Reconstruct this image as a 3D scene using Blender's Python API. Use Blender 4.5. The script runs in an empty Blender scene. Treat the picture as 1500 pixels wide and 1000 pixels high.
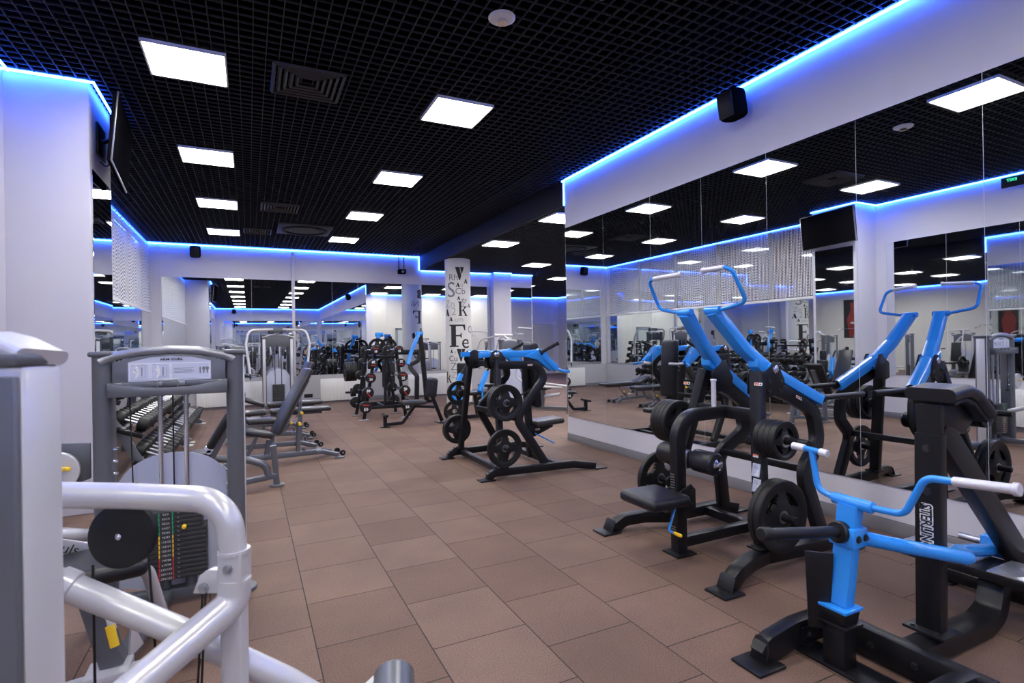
import bpy, bmesh, math, random
from mathutils import Vector as V, Matrix as MX, Euler
random.seed(7)
PI = math.pi
COL = bpy.context.scene.collection
sc = bpy.context.scene

# ------------------------------------------------------------------ materials
MATS = {}
def mat(name, col, rough=.5, metal=0., spec=.5, coat=0., emit=None, es=0., bump=0., bscale=200.):
    m = bpy.data.materials.new(name); m.use_nodes = True
    nt = m.node_tree; b = nt.nodes['Principled BSDF']
    b.inputs['Base Color'].default_value = (*col, 1); b.inputs['Roughness'].default_value = rough
    b.inputs['Metallic'].default_value = metal; b.inputs['Specular IOR Level'].default_value = spec
    b.inputs['Coat Weight'].default_value = coat
    if emit:
        b.inputs['Emission Color'].default_value = (*emit, 1); b.inputs['Emission Strength'].default_value = es
    if bump:
        n = nt.nodes.new('ShaderNodeTexNoise'); n.inputs['Scale'].default_value = bscale; n.inputs['Detail'].default_value = 3
        tc = nt.nodes.new('ShaderNodeTexCoord'); nt.links.new(tc.outputs['Object'], n.inputs['Vector'])
        bu = nt.nodes.new('ShaderNodeBump'); bu.inputs['Strength'].default_value = bump; bu.inputs['Distance'].default_value = .002
        nt.links.new(n.outputs['Fac'], bu.inputs['Height']); nt.links.new(bu.outputs['Normal'], b.inputs['Normal'])
    MATS[name] = m
    return m
BLACK = mat('black_powder_coat', (.008, .008, .0095), .36, spec=.32, bump=.15, bscale=500)
BOLT = mat('dark_bolt_steel', (.07, .07, .075), .3, .8)
BLUE = mat('blue_powder_coat', (.022, .27, .80), .26, coat=.3)
SILVER = mat('silver_paint', (.57, .57, .59), .29, .25, coat=.2)
GREY = mat('grey_machine_paint', (.125, .132, .148), .38, .35)
STEELGREY = mat('steel_grey_paint', (.30, .31, .335), .3, .5)
BENCHGREY = mat('dark_silver_frame_paint', (.145, .155, .175), .36, .45)
VINYL = mat('black_vinyl', (.012, .012, .015), .34, spec=.35, bump=.3, bscale=260)
VINYLTOP = mat('grey_black_vinyl', (.03, .03, .033), .3, bump=.25, bscale=260)
RUBBER = mat('black_rubber', (.009, .009, .0095), .45, spec=.32, bump=.25, bscale=300)
CHROME = mat('chrome', (.82, .83, .85), .12, 1.)
STEEL = mat('brushed_steel', (.47, .48, .50), .32, 1.)
GRIP = mat('pale_aluminium_grip', (.66, .66, .70), .38, .35, bump=.6, bscale=350)
STACK = mat('weight_stack_black', (.028, .029, .031), .5)
WHITE = mat('white_plastic', (.78, .78, .79), .4)
ENAMEL = mat('white_enamel', (.80, .80, .79), .3)
INK = mat('black_ink', (.008, .008, .012), .6)
GREYINK = mat('grey_ink', (.16, .17, .2), .6)
PALEINK = mat('pale_grey_ink', (.36, .36, .36), .6)
PRINTBLUE = mat('pale_blue_print', (.50, .53, .68), .5)
YELLOW = mat('yellow_plastic', (.86, .55, .02), .4)
RED = mat('red_print', (.55, .02, .02), .5)
ORANGE = mat('orange_print', (.75, .16, .02), .5)
GREEN = mat('green_print', (.01, .36, .13), .5)
CEILBLACK = mat('ceiling_void_black', (.0015, .0015, .002), 1., spec=0.)
GRID = mat('dark_ceiling_grid', (.030, .033, .046), .6, spec=.3)
FASCIA = mat('dark_fascia', (.004, .004, .006), .7)
VENT = mat('dark_vent_metal', (.03, .031, .038), .5)
TVBODY = mat('glossy_black_plastic', (.006, .006, .008), .6, spec=0.)
TVEDGE = mat('tv_edge_metal', (.3, .3, .32), .3, .6)
BEIGE = mat('beige_mullion', (.55, .49, .40), .6)
CHAIN = mat('bright_aluminium_chain', (.90, .91, .93), .4, .1)
MIRROR = mat('mirror_silver', (.80, .83, .84), .012, 1.)
WINGLASS = mat('dark_window_glass', (.27, .30, .34), .02, 1.)
SEAM_GLINT = mat('painted_edge_glint', (.9, .9, .92), .25, .2)  # plain white stands in for lights reflected in the bevelled panel edges
SKIN = mat('skin', (.55, .33, .24), .55)
SHIRT = mat('light_shirt', (.5, .5, .52), .8)
DARKCLOTH = mat('dark_cloth', (.02, .02, .025), .85)
HAIR = mat('brown_hair', (.05, .03, .02), .6)
DPLATE = mat('bright_checker_plate', (.70, .71, .75), .3, .8)
DOORG = mat('grey_door_frame', (.20, .22, .26), .5)
DOORP = mat('pale_door_glass', (.50, .54, .53), .3)
PANEL = mat('light_diffuser', (.9, .9, .9), .5, emit=(1., .968, .915), es=19.)
LED = mat('blue_led_strip', (.1, .3, .9), .5, emit=(.028, .13, 1.), es=25.)
EXITG = mat('lit_exit_sign', (.01, .1, .05), .5, emit=(.05, .9, .4), es=1.2)
POSTER = mat('dark_red_print', (.22, .025, .018), .5)
POSTERD = mat('poster_black', (.012, .011, .012), .5)
SKINPRINT = mat('poster_pale', (.6, .42, .36), .5)

def node_mat(name, fn):
    m = bpy.data.materials.new(name); m.use_nodes = True
    fn(m.node_tree, m.node_tree.nodes['Principled BSDF']); return m
def mk(nt, t, **kw):
    n = nt.nodes.new(t)
    for k, v in kw.items():
        if hasattr(n, k): setattr(n, k, v)
        else: n.inputs[k.replace('_', ' ')].default_value = v
    return n
def f_wall(c, rough=.6):
    def fn(nt, b):
        tc = mk(nt, 'ShaderNodeTexCoord'); n = mk(nt, 'ShaderNodeTexNoise', Scale=1.3, Detail=4.)
        nt.links.new(tc.outputs['Object'], n.inputs['Vector'])
        r = mk(nt, 'ShaderNodeValToRGB')
        r.color_ramp.elements[0].position = .3; r.color_ramp.elements[1].position = .7
        r.color_ramp.elements[0].color = (*[x * .96 for x in c], 1); r.color_ramp.elements[1].color = (*c, 1)
        nt.links.new(n.outputs['Fac'], r.inputs['Fac']); nt.links.new(r.outputs['Color'], b.inputs['Base Color'])
        n2 = mk(nt, 'ShaderNodeTexNoise', Scale=160., Detail=2.); nt.links.new(tc.outputs['Object'], n2.inputs['Vector'])
        bu = mk(nt, 'ShaderNodeBump', Strength=.06, Distance=.003); nt.links.new(n2.outputs['Fac'], bu.inputs['Height'])
        nt.links.new(bu.outputs['Normal'], b.inputs['Normal']); b.inputs['Roughness'].default_value = rough
    return fn
WALL = node_mat('pale_wall_paint', f_wall((.60, .59, .66)))
WALLLOW = node_mat('grey_wall_paint', f_wall((.44, .44, .47)))
WALLBEIGE = node_mat('warm_wall_panel', f_wall((.66, .64, .60)))
SKIRT = node_mat('grey_skirting', f_wall((.19, .185, .21)))
COLUMN = node_mat('plaster_column', f_wall((.68, .67, .64)))
def f_floor(nt, b):
    tc = mk(nt, 'ShaderNodeTexCoord'); sep = mk(nt, 'ShaderNodeSeparateXYZ'); nt.links.new(tc.outputs['Object'], sep.inputs[0])
    ax = mk(nt, 'ShaderNodeMath', operation='SUBTRACT'); ax.inputs[1].default_value = .2748
    nt.links.new(sep.outputs['X'], ax.inputs[0])
    ay = mk(nt, 'ShaderNodeMath', operation='ADD'); ay.inputs[1].default_value = 20.0 - .02
    nt.links.new(sep.outputs['Y'], ay.inputs[0])
    ax2 = mk(nt, 'ShaderNodeMath', operation='ADD'); ax2.inputs[1].default_value = 20.0; nt.links.new(ax.outputs[0], ax2.inputs[0])
    cb = mk(nt, 'ShaderNodeCombineXYZ'); nt.links.new(ay.outputs[0], cb.inputs[0]); nt.links.new(ax2.outputs[0], cb.inputs[1])
    def brick(ms, c1, c2, cm):
        t = mk(nt, 'ShaderNodeTexBrick'); t.offset = .47; t.offset_frequency = 2
        for k, v in (('Scale', 1.), ('Mortar Size', ms), ('Mortar Smooth', .1), ('Bias', 0.), ('Brick Width', .5), ('Row Height', .5)):
            t.inputs[k].default_value = v
        t.inputs['Color1'].default_value = (*c1, 1); t.inputs['Color2'].default_value = (*c2, 1); t.inputs['Mortar'].default_value = (*cm, 1)
        nt.links.new(cb.outputs[0], t.inputs['Vector']); return t
    t = brick(.0032, (.132, .074, .052), (.170, .103, .076), (.012, .007, .005))
    n = mk(nt, 'ShaderNodeTexNoise', Scale=1.7, Detail=4.); nt.links.new(tc.outputs['Object'], n.inputs['Vector'])
    n2 = mk(nt, 'ShaderNodeTexNoise', Scale=170., Detail=3., Roughness=.7); nt.links.new(tc.outputs['Object'], n2.inputs['Vector'])
    r1 = mk(nt, 'ShaderNodeMapRange'); r1.inputs[1].default_value = .3; r1.inputs[2].default_value = .7; r1.inputs[3].default_value = .84; r1.inputs[4].default_value = 1.14
    nt.links.new(n.outputs['Fac'], r1.inputs[0])
    r2 = mk(nt, 'ShaderNodeMapRange'); r2.inputs[1].default_value = .3; r2.inputs[2].default_value = .7; r2.inputs[3].default_value = .45; r2.inputs[4].default_value = 1.55
    nt.links.new(n2.outputs['Fac'], r2.inputs[0])
    mu = mk(nt, 'ShaderNodeMath', operation='MULTIPLY'); nt.links.new(r1.outputs[0], mu.inputs[0]); nt.links.new(r2.outputs[0], mu.inputs[1])
    mc = mk(nt, 'ShaderNodeVectorMath', operation='SCALE'); nt.links.new(t.outputs['Color'], mc.inputs[0]); nt.links.new(mu.outputs[0], mc.inputs['Scale'])
    nt.links.new(mc.outputs[0], b.inputs['Base Color']); b.inputs['Roughness'].default_value = .72
    hm = mk(nt, 'ShaderNodeMath', operation='MULTIPLY_ADD'); hm.inputs[1].default_value = .25
    iv = mk(nt, 'ShaderNodeMath', operation='SUBTRACT'); iv.inputs[0].default_value = 1.
    nt.links.new(t.outputs['Fac'], iv.inputs[1]); nt.links.new(n2.outputs['Fac'], hm.inputs[0]); nt.links.new(iv.outputs[0], hm.inputs[2])
    bu = mk(nt, 'ShaderNodeBump', Strength=.35, Distance=.004); nt.links.new(hm.outputs[0], bu.inputs['Height']); nt.links.new(bu.outputs['Normal'], b.inputs['Normal'])
FLOOR = node_mat('brown_rubber_tiles', f_floor)
def f_shroud(nt, b):
    b.inputs['Base Color'].default_value = (.64, .68, .84, 1); b.inputs['Roughness'].default_value = .3
    b.inputs['Alpha'].default_value = .86
SHROUD = node_mat('translucent_pale_blue_plastic', f_shroud)
def f_treads(nt, b):
    tc = mk(nt, 'ShaderNodeTexCoord'); w = mk(nt, 'ShaderNodeTexVoronoi', Scale=28.); nt.links.new(tc.outputs['Object'], w.inputs['Vector'])
    bu = mk(nt, 'ShaderNodeBump', Strength=1., Distance=.006); nt.links.new(w.outputs['Distance'], bu.inputs['Height']); nt.links.new(bu.outputs['Normal'], b.inputs['Normal'])
    b.inputs['Base Color'].default_value = (.62, .63, .70, 1); b.inputs['Metallic'].default_value = .8; b.inputs['Roughness'].default_value = .32
TREAD = node_mat('checker_plate_metal', f_treads)

# ------------------------------------------------------------------ geometry
def rrect(w, h, r=.006, n=2):
    r = min(r, w * .49, h * .49); out = []
    for cx, cy, a0 in ((w/2-r, h/2-r, 0), (-w/2+r, h/2-r, 90), (-w/2+r, -h/2+r, 180), (w/2-r, -h/2+r, 270)):
        for i in range(n + 1):
            a = math.radians(a0 + 90 * i / n); out.append((cx + r * math.cos(a), cy + r * math.sin(a)))
    return out
def circ(r, n=14): return [(r * math.cos(2*PI*i/n), r * math.sin(2*PI*i/n)) for i in range(n)]
def fillet(pts, r, n=6):
    pts = [V(p) for p in pts]
    if len(pts) < 3 or r <= 0: return pts
    out = [pts[0]]
    for i in range(1, len(pts) - 1):
        a, b, c = pts[i-1], pts[i], pts[i+1]
        u, w = (a - b), (c - b); lu, lw = u.length, w.length; u = u / lu; w = w / lw
        ang = u.angle(w)
        if ang > PI - .02: out.append(b); continue
        d = min(r / math.tan(ang / 2), lu * .49, lw * .49); rr = d * math.tan(ang / 2)
        bis = (u + w).normalized(); ce = b + bis * (rr / math.sin(ang / 2)); p0, p1 = b + u * d, b + w * d
        v0, v1 = p0 - ce, p1 - ce; tot = v0.angle(v1)
        for k in range(n + 1):
            t = k / n
            q = (v0 * math.sin((1-t) * tot) + v1 * math.sin(t * tot)) / math.sin(tot) if tot > 1e-4 else v0
            out.append(ce + q)
    out.append(pts[-1]); return out
def frame_of(d):
    d = V(d).normalized(); up = V((0, 0, 1)) if abs(d.z) < .95 else V((0, 1, 0))
    x = up.cross(d).normalized(); return x, d.cross(x), d
class G:
    def __init__(s): s.v = []; s.f = []
    def add(s, vs, fs):
        o = len(s.v); s.v += [V(v) for v in vs]; s.f += [[i + o for i in f] for f in fs]; return s
    def bm(s, bm, M=None):
        bm.verts.index_update()
        s.add([(M @ v.co if M else v.co.copy()) for v in bm.verts], [[v.index for v in f.verts] for f in bm.faces]); bm.free(); return s
    def box(s, c, size, r=0., rot=None, seg=2, taper=None):
        bm = bmesh.new(); bmesh.ops.create_cube(bm, size=1.)
        for v in bm.verts:
            if taper and v.co.z > 0: v.co.x *= taper[0]; v.co.y *= taper[1]
            v.co = V((v.co.x * size[0], v.co.y * size[1], v.co.z * size[2]))
        if r: bmesh.ops.bevel(bm, geom=bm.edges[:], offset=min(r, min(size) * .49), segments=seg, profile=.5, affect='EDGES')
        M = MX.Translation(V(c)) @ (rot.to_matrix().to_4x4() if isinstance(rot, Euler) else (rot.to_4x4() if rot else MX()))
        return s.bm(bm, M)
    def sweep(s, pts, prof, side=None, cap=True, scales=None):
        pts = [V(p) for p in pts]; n = len(pts); m = len(prof); vs = []
        prev = None
        for i, p in enumerate(pts):
            t = (pts[min(i+1, n-1)] - pts[max(i-1, 0)]).normalized()
            if side is not None:
                sd = V(side); sd = (sd - t * sd.dot(t)).normalized()
            elif prev is None:
                sd = frame_of(t)[0]
            else:
                sd = (prev - t * prev.dot(t)).normalized()
            prev = sd; nn = t.cross(sd); k = scales[i] if scales else 1.
            vs += [p + sd * (a * k) + nn * (b * k) for a, b in prof]
        fs = []
        for i in range(n - 1):
            for j in range(m):
                k = (j + 1) % m; fs.append([i*m+j, i*m+k, (i+1)*m+k, (i+1)*m+j])
        if cap: fs += [list(range(m))[::-1], [(n-1)*m+j for j in range(m)]]
        return s.add(vs, fs)
    def beam(s, p0, p1, w, h, side=None, r=.006): return s.sweep([p0, p1], rrect(w, h, r), side)
    def path(s, pts, w, h, side, fr=.06, r=.006, n=6): return s.sweep(fillet(pts, fr, n), rrect(w, h, r), side)
    def tube(s, pts, r, fr=0., n=14, fn=6): return s.sweep(fillet(pts, fr, fn), circ(r, n))
    def lathe(s, prof, p, d, n=24, cap=True):
        x, y, z = frame_of(d); p = V(p); vs = []; fs = []; m = len(prof)
        for i in range(n):
            a = 2 * PI * i / n; e = x * math.cos(a) + y * math.sin(a)
            vs += [p + e * r + z * h for r, h in prof]
        for i in range(n):
            k = (i + 1) % n
            for j in range(m - 1): fs.append([i*m+j, k*m+j, k*m+j+1, i*m+j+1])
        if cap:
            fs.append([i*m for i in range(n)][::-1]); fs.append([i*m+m-1 for i in range(n)])
        return s.add(vs, fs)
    def cyl(s, p0, p1, r, n=20, b=.0):
        p0, p1 = V(p0), V(p1); L = (p1 - p0).length; b = min(b, r*.5, L*.4)
        pr = [(r - b, 0), (r, b), (r, L - b), (r - b, L)] if b else [(r, 0), (r, L)]
        return s.lathe(pr, p0, p1 - p0, n)
    def prism(s, poly, o, x, y, t, r=0.):
        x, y = V(x).normalized(), V(y).normalized(); z = x.cross(y); o = V(o)
        bm = bmesh.new(); lo = [bm.verts.new(o + x*a + y*b - z*t/2) for a, b in poly]; f = bm.faces.new(lo)
        ex = bmesh.ops.extrude_face_region(bm, geom=[f])
        for v in [e for e in ex['geom'] if isinstance(e, bmesh.types.BMVert)]: v.co += z * t
        bmesh.ops.recalc_face_normals(bm, faces=bm.faces[:])
        if r: bmesh.ops.bevel(bm, geom=bm.edges[:], offset=r, segments=2, profile=.5, affect='EDGES')
        return s.bm(bm)
    def quad(s, a, b, c, d): return s.add([a, b, c, d], [[0, 1, 2, 3]])
    def xf(s, M): s.v = [M @ v for v in s.v]; return s
    def mesh(s, name, off=V((0, 0, 0)), M=None):
        me = bpy.data.meshes.new(name)
        me.from_pydata([(M @ v if M else v - off) for v in s.v], [], s.f)
        bm = bmesh.new(); bm.from_mesh(me); bmesh.ops.recalc_face_normals(bm, faces=bm.faces[:]); bm.to_mesh(me); bm.free()
        for p in me.polygons: p.use_smooth = True
        me.set_sharp_from_angle(angle=math.radians(27)); return me

def link(o): COL.objects.link(o); return o
def tag(o, label, cat, group=None, kind=None):
    if label: o['label'] = label
    if cat: o['category'] = cat
    if group: o['group'] = group
    if kind: o['kind'] = kind
    return o
def nm(name): return name
class Thing:
    def __init__(s, name, label, cat, loc, group=None):
        s.o = link(bpy.data.objects.new(name, None)); s.o.empty_display_size = .1
        s.loc = V(loc); s.o.location = s.loc; tag(s.o, label, cat, group)
    def part(s, name, m, g, parent=None, label=None):
        o = link(bpy.data.objects.new(name, g.mesh(name, s.loc))); o.data.materials.append(m)
        o.parent = parent or s.o
        if label: o['label'] = label
        return o
    def place(s, loc, rz=0.):
        s.o.location = loc; s.o.rotation_euler = (0, 0, rz); return s
    def bolts(s, pts, d, r=.008, parent=None, m=None):
        for p in pts: s.part('bolt', m or BOLT, G().lathe([(r*1.5, 0), (r*1.5, .003), (r, .003), (r, .009), (r*.5, .009)], p, d, 8), parent)
def solo(name, label, cat, m, g, group=None, kind=None, off=None):
    vs = g.v; c = V(off) if off is not None else V(((min(v.x for v in vs)+max(v.x for v in vs))/2, (min(v.y for v in vs)+max(v.y for v in vs))/2, min(v.z for v in vs)))
    o = link(bpy.data.objects.new(name, g.mesh(name, c))); o.location = c; o.data.materials.append(m)
    return tag(o, label, cat, group, kind)
def sub(o, name, m, g, label=None):
    """a part of a single-mesh thing (whose frame is only translated)"""
    c = link(bpy.data.objects.new(name, g.mesh(name, o.location))); c.data.materials.append(m); c.parent = o
    if label: c['label'] = label
    return c
def struct(name, m, g):
    o = link(bpy.data.objects.new(name, g.mesh(name))); o.data.materials.append(m); o['kind'] = 'structure'; return o
def dup(o, loc, rot, label, group=None, cat=None):
    """a copy of a thing with copies of its parts and sub-parts"""
    def cp(a, par):
        c = a.copy(); link(c)
        if par: c.parent = par
        for k in list(a.children): cp(k, c)
        return c
    r = cp(o, None); r.location = loc; r.rotation_euler = rot
    r['label'] = label
    if group: r['group'] = group
    return r
def slice_x(bm, d):
    xs = [v.co.x for v in bm.verts]; x = min(xs) + d*.5
    while x < max(xs):
        bmesh.ops.bisect_plane(bm, geom=bm.verts[:] + bm.edges[:] + bm.faces[:], plane_co=(x, 0, 0), plane_no=(1, 0, 0)); x += d
def text_g(body, size, place, ext=.0008, spacing=1., extra=None, align='CENTER', bold=0., res=3, slices=0.):
    """lettering as solid mesh: place(x, y, z) maps glyph space to the world"""
    cu = bpy.data.curves.new('lettering', 'FONT'); cu.body = body; cu.size = size; cu.extrude = ext
    cu.align_x = align; cu.align_y = 'CENTER'; cu.space_character = spacing; cu.offset = bold; cu.resolution_u = res
    o = bpy.data.objects.new('lettering', cu); link(o)
    dg = bpy.context.evaluated_depsgraph_get(); me = o.evaluated_get(dg).to_mesh()
    if slices:
        bm = bmesh.new(); bm.from_mesh(me); slice_x(bm, slices)
        g = G(); bm.verts.index_update(); g.add([place(*v.co) for v in bm.verts], [[v.index for v in f.verts] for f in bm.faces]); bm.free()
    else: g = G().add([place(*v.co) for v in me.vertices], [list(p.vertices) for p in me.polygons])
    bpy.data.objects.remove(o); bpy.data.curves.remove(cu); return g
def on_plane(o, x, y):
    o, x, y = V(o), V(x).normalized(), V(y).normalized(); z = x.cross(y)
    return lambda a, b, c=0.: o + x * a + y * b + z * c

def sum_g(gs):
    r = G()
    for g in gs: r.add(g.v, g.f)
    return r

# ------------------------------------------------------------------ room shell
RX, BY, LX, WX, FY, CZ, WZ = 4.28, 14.6, -1.85, -2.12, -9.0, 3.87, 3.5
struct('floor', FLOOR, G().box((5.4, 6.6, -.05), (15.6, 31.4, .1)))
struct('ceiling', CEILBLACK, G().box((1.1, 2.8, 4.35), (6.9, 24.2, .1)).box((RX - .005, (FY + 6.93)/2, 4.12), (.02, 6.93 - FY, .44)).box((LX + .005, (FY + 6.02)/2, 4.12), (.02, 6.02 - FY, .44)).box((-1.55, 6.015, 4.12), (.6, .02, .44)).box((-1.255, 6.435, 4.12), (.02, .85, .44)).box((-2.08, 10.72, 4.12), (.2, 7.76, .44)).box((1.1, BY - .005, 4.12), (6.4, .02, .44)).box((1.2, FY + .005, 4.12), (6.2, .02, .44)))
struct('ceiling_wing', CEILBLACK, G().box((8.75, 14.5, 3.95), (8.9, 15.3, .1)).box((8.65, 6.94, 3.72), (8.6, .02, .4)).box((12.99, 14.4, 3.72), (.02, 14.8, .4)).box((6.05, BY - .005, 3.72), (3.5, .02, .4)).box((6.68, BY - .265, 3.72), (.58, .02, .4)).box((7.805, 18.2, 3.72), (.02, 7.2, .4)))
def grid_mesh(x0, x1, y0, y1, z, ox, oy, w=.0058, h=.018):
    g = G(); n0, n1 = math.ceil((x0 - ox) / .1), math.floor((x1 - ox) / .1)
    for i in range(n0, n1 + 1): g.box((ox + i*.1, (y0+y1)/2, z + h/2), (w, y1 - y0, h))
    n0, n1 = math.ceil((y0 - oy) / .1), math.floor((y1 - oy) / .1)
    for i in range(n0, n1 + 1): g.box(((x0+x1)/2, oy + i*.1, z + h/2 + .001), (x1 - x0, w, h - .003))
    return g
struct('ceiling_grid', GRID, grid_mesh(WX + .05, RX - .03, FY, BY - .03, CZ, .065, .08))
struct('ceiling_grid_wing', GRID, grid_mesh(RX + .04, 12.95, 6.97, BY - .03, WZ, .06, .05).add(*(lambda q: (q.v, q.f))(grid_mesh(7.85, 12.95, BY, 21.75, WZ, .06, .05))))
struct('wall_right', WALL, G().box((RX + .12, (FY + 6.93)/2, 2.2), (.24, 6.93 - FY, 4.4)))
struct('wall_right_lower', WALL, G().box((RX - .002, (FY + 6.93)/2, .23), (.012, 6.93 - FY, .25)))
struct('baseboard_right', SKIRT, G().box((RX - .006, (FY + 6.93)/2, .05), (.03, 6.93 - FY, .1), .004))
struct('wall_wing_front', WALLBEIGE, G().box((8.8, 6.83, 2.), (8.56, .2, 4.)))
struct('wall_wing_right', WALLBEIGE, G().box((13.1, 14.4, 2.), (.2, 15.2, 4.)))
struct('wall_wing_back', WALL, G().box((10.4, 21.9, 2.), (5.4, .2, 4.)))
struct('wall_wing_side', WALL, G().box((7.7, 18.3, 2.), (.2, 7.2, 4.)))
struct('trim_1', FASCIA, G().box((RX + .02, (6.93 + BY)/2, (WZ + 4.3)/2), (.04, BY - 6.93, 4.3 - WZ)))
struct('wall_back', WALL, G().box((2.75, BY + .1, 2.2), (10.1, .2, 4.4)))
struct('wall_back_lower', WALLLOW, G().box((2.8, BY - .004, .36), (10., .012, .72)))
struct('baseboard_back', SKIRT, G().box((2.8, BY - .012, .06), (10., .03, .12), .004))
struct('trim_2', WALL, G().box((1.02, BY - .03, 2.25), (.07, .07, 3.1), .006).box((-1.95, BY - .008, 2.3), (.32, .02, 3.1)))
struct('wall_left', WALL, G().box((-2.15, (FY + 6.02)/2, 2.2), (.6, 6.02 - FY, 4.4)))
struct('wall_left_pilaster', WALL, G().box((-1.85, 6.435, 2.2), (1.18, .83, 4.4), .008))
struct('baseboard_left', SKIRT, G().box((-1.26, 6.435, .05), (.02, .83, .1), .004).box((-1.85, 3.01 - .5, .05), (.03, 7.02, .1), .004))
struct('wall_left_window', WALLLOW, G().box((-2.15, 10.72, 1.13), (.34, 7.74, 2.25)).box((-2.24, 10.75, 2.2), (.1, 7.8, 4.4)))
struct('wall_front', WALL, G().box((1.1, FY - .1, 2.2), (6.9, .2, 4.4)))
struct('wall_front_lower', WALLLOW, G().box((1.2, FY + .004, .36), (6.1, .012, .72)))
# windows of the left wall, dark at night, behind the chain curtains
def window(n, y0, y1):
    o = link(bpy.data.objects.new('window_%d' % n, G().box((-2.13, (y0+y1)/2, 3.06), (.02, y1 - y0, 1.58)).mesh('window'))); o.data.materials.append(WINGLASS); o['kind'] = 'structure'
    g = G()
    for y in (y0, y1): g.box((-2.105, y, 3.06), (.05, .07, 1.58), .004)
    for z in (2.29, 3.84): g.box((-2.105, (y0+y1)/2, z), (.05, y1 - y0, .06), .004)
    f = link(bpy.data.objects.new('window_frame', g.mesh('window_frame'))); f.data.materials.append(BEIGE); f.parent = o
for i in range(5): window(i + 1, 6.9 + i*1.53, 6.9 + (i+1)*1.53)

# ------------------------------------------------------------------ mirrors
def mirror_x(name_label, x, ys, z0, z1, sgn, group=None):
    t = Thing('wall_mirror', name_label, 'mirror', (x, (ys[0]+ys[-1])/2, z0), group)
    for a, b in zip(ys[:-1], ys[1:]):
        t.part('mirror_panel', MIRROR, G().box((x, (a+b)/2, (z0+z1)/2), (.01, abs(b-a) - .003, z1 - z0)))
    g = G()
    for y in ys[1:-1]: g.box((x - sgn*.003, y, (z0+z1)/2), (.01, .007, z1 - z0))
    if len(ys) > 2: t.part('seam_glint', SEAM_GLINT, g)
    return t
def mirror_y(name_label, y, xs, z0, z1, sgn):
    t = Thing('wall_mirror', name_label, 'mirror', ((xs[0]+xs[-1])/2, y, z0))
    for a, b in zip(xs[:-1], xs[1:]):
        t.part('mirror_panel', MIRROR, G().box(((a+b)/2, y, (z0+z1)/2), (abs(b-a) - .003, .01, z1 - z0)))
    g = G()
    for x in xs[1:-1]: g.box((x, y - sgn*.003, (z0+z1)/2), (.008, .01, z1 - z0))
    if len(xs) > 2: t.part('seam_glint', SEAM_GLINT, g)
    return t
mirror_x('long wall mirror of tall panels on the right wall behind the lat pulldown machine', RX - .012, [6.9, 5.95, 5.01, 4.21, 3.42, 2.61, 1.8, 1., .2, -.6, -1.4, -2.2, -3., -3.8, -4.6, -5.4, -6.2, -7., -7.8, -8.6], .355, 3.15, -1)
mirror_x('narrow mirror on the side of the pilaster under the television', -1.254, [6.06, 6.79], .12, 3.1, 1)
mirror_x('wide mirror on the left wall beside the pilaster', LX + .006, [5.84, 4.9, 3.95, 3., 2., 1., 0., -1., -2., -3., -4., -5., -6., -7., -8.], .77, 3.14, 1)
mirror_x('low wide mirror on the left wall under the chain curtain', -1.968, [6.88, 8.4, 9.9, 11.4, 12.95, 14.5], .75, 2.25, 1)
mirror_y('left mirror on the back wall above the radiators beside the white post', BY - .012, [-1.77, -.85, .08, .98], .72, 3.1, -1)
mirror_y('middle mirror on the back wall behind the barbell rack', BY - .012, [1.06, 1.95, 2.6, 3.35, 4.2, 4.95, 5.7, 6.38], .72, 3.1, -1)
mirror_y('narrow mirror on the back wall right of the plain white pilaster', BY - .012, [6.98, 7.77], .72, 3.1, -1)
mirror_y('mirror on the far front wall opposite the back mirror', FY + .012, [-1.6, -.6, .4, 1.4, 2.4, 3.4, 4.1], .74, 3.1, 1)
struct('wall_back_pilaster', WALL, G().box((6.68, BY - .13, 1.75), (.56, .26, 3.5), .006))

# ------------------------------------------------------------------ LED strips
def led(label, g): return solo('light_strip', label, 'light strip', LED, g, 'blue light strips around the ceiling')
zl = CZ - .022
led('blue light strip along the top of the right mirror wall', G().box((RX - .045, (FY + 6.93)/2, zl), (.014, 6.93 - FY, .018)))
led('short upright blue light strip at the end corner of the right wall', G().box((RX - .005, 6.945, (WZ + CZ)/2), (.016, .016, CZ - WZ)))
led('blue light strip along the top of the back wall over the mirrors', G().box((1.1, BY - .05, zl), (6.3, .014, .018)))
led('short upright blue light strip where the ceiling steps down at the back wall', G().box((RX - .01, BY - .018, (WZ + CZ)/2), (.016, .016, CZ - WZ)))
led('blue light strip along the top of the chain curtain', G().box((-2.04, 10.72, zl), (.014, 7.72, .018)))
led('blue light strip across the front of the left pilaster', G().box((-1.53, 5.97, zl), (.65, .014, .018)))
led('blue light strip on the side of the pilaster behind the television', G().box((-1.213, 6.405, zl), (.014, .87, .018)))
led('blue light strip along the left wall above the wide mirror', G().box((LX + .045, (FY + 6.)/2, zl), (.014, 6. - FY, .018)))
led('blue light strip on the front wall seen only in the back mirror', G().box((1.2, FY + .05, zl), (6.1, .014, .018)))
led('blue light strip on the back wall of the lower side hall behind the lettered column', G().box((6.05, BY - .05, WZ - .02), (3.5, .014, .018)).box((6.68, BY - .31, WZ - .02), (.56, .014, .018)))
led('blue light strip on the near wall of the side hall behind the mirror wall', G().box((8.7, 6.98, WZ - .02), (8.4, .014, .018)))
led('blue light strip on the farthest wall of the side hall', G().box((10.4, 21.75, WZ - .02), (5.2, .014, .018)))
led('blue light strip along the outer side wall of the side hall', G().box((12.96, 14.4, WZ - .02), (.014, 14.6, .018)))

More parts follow.
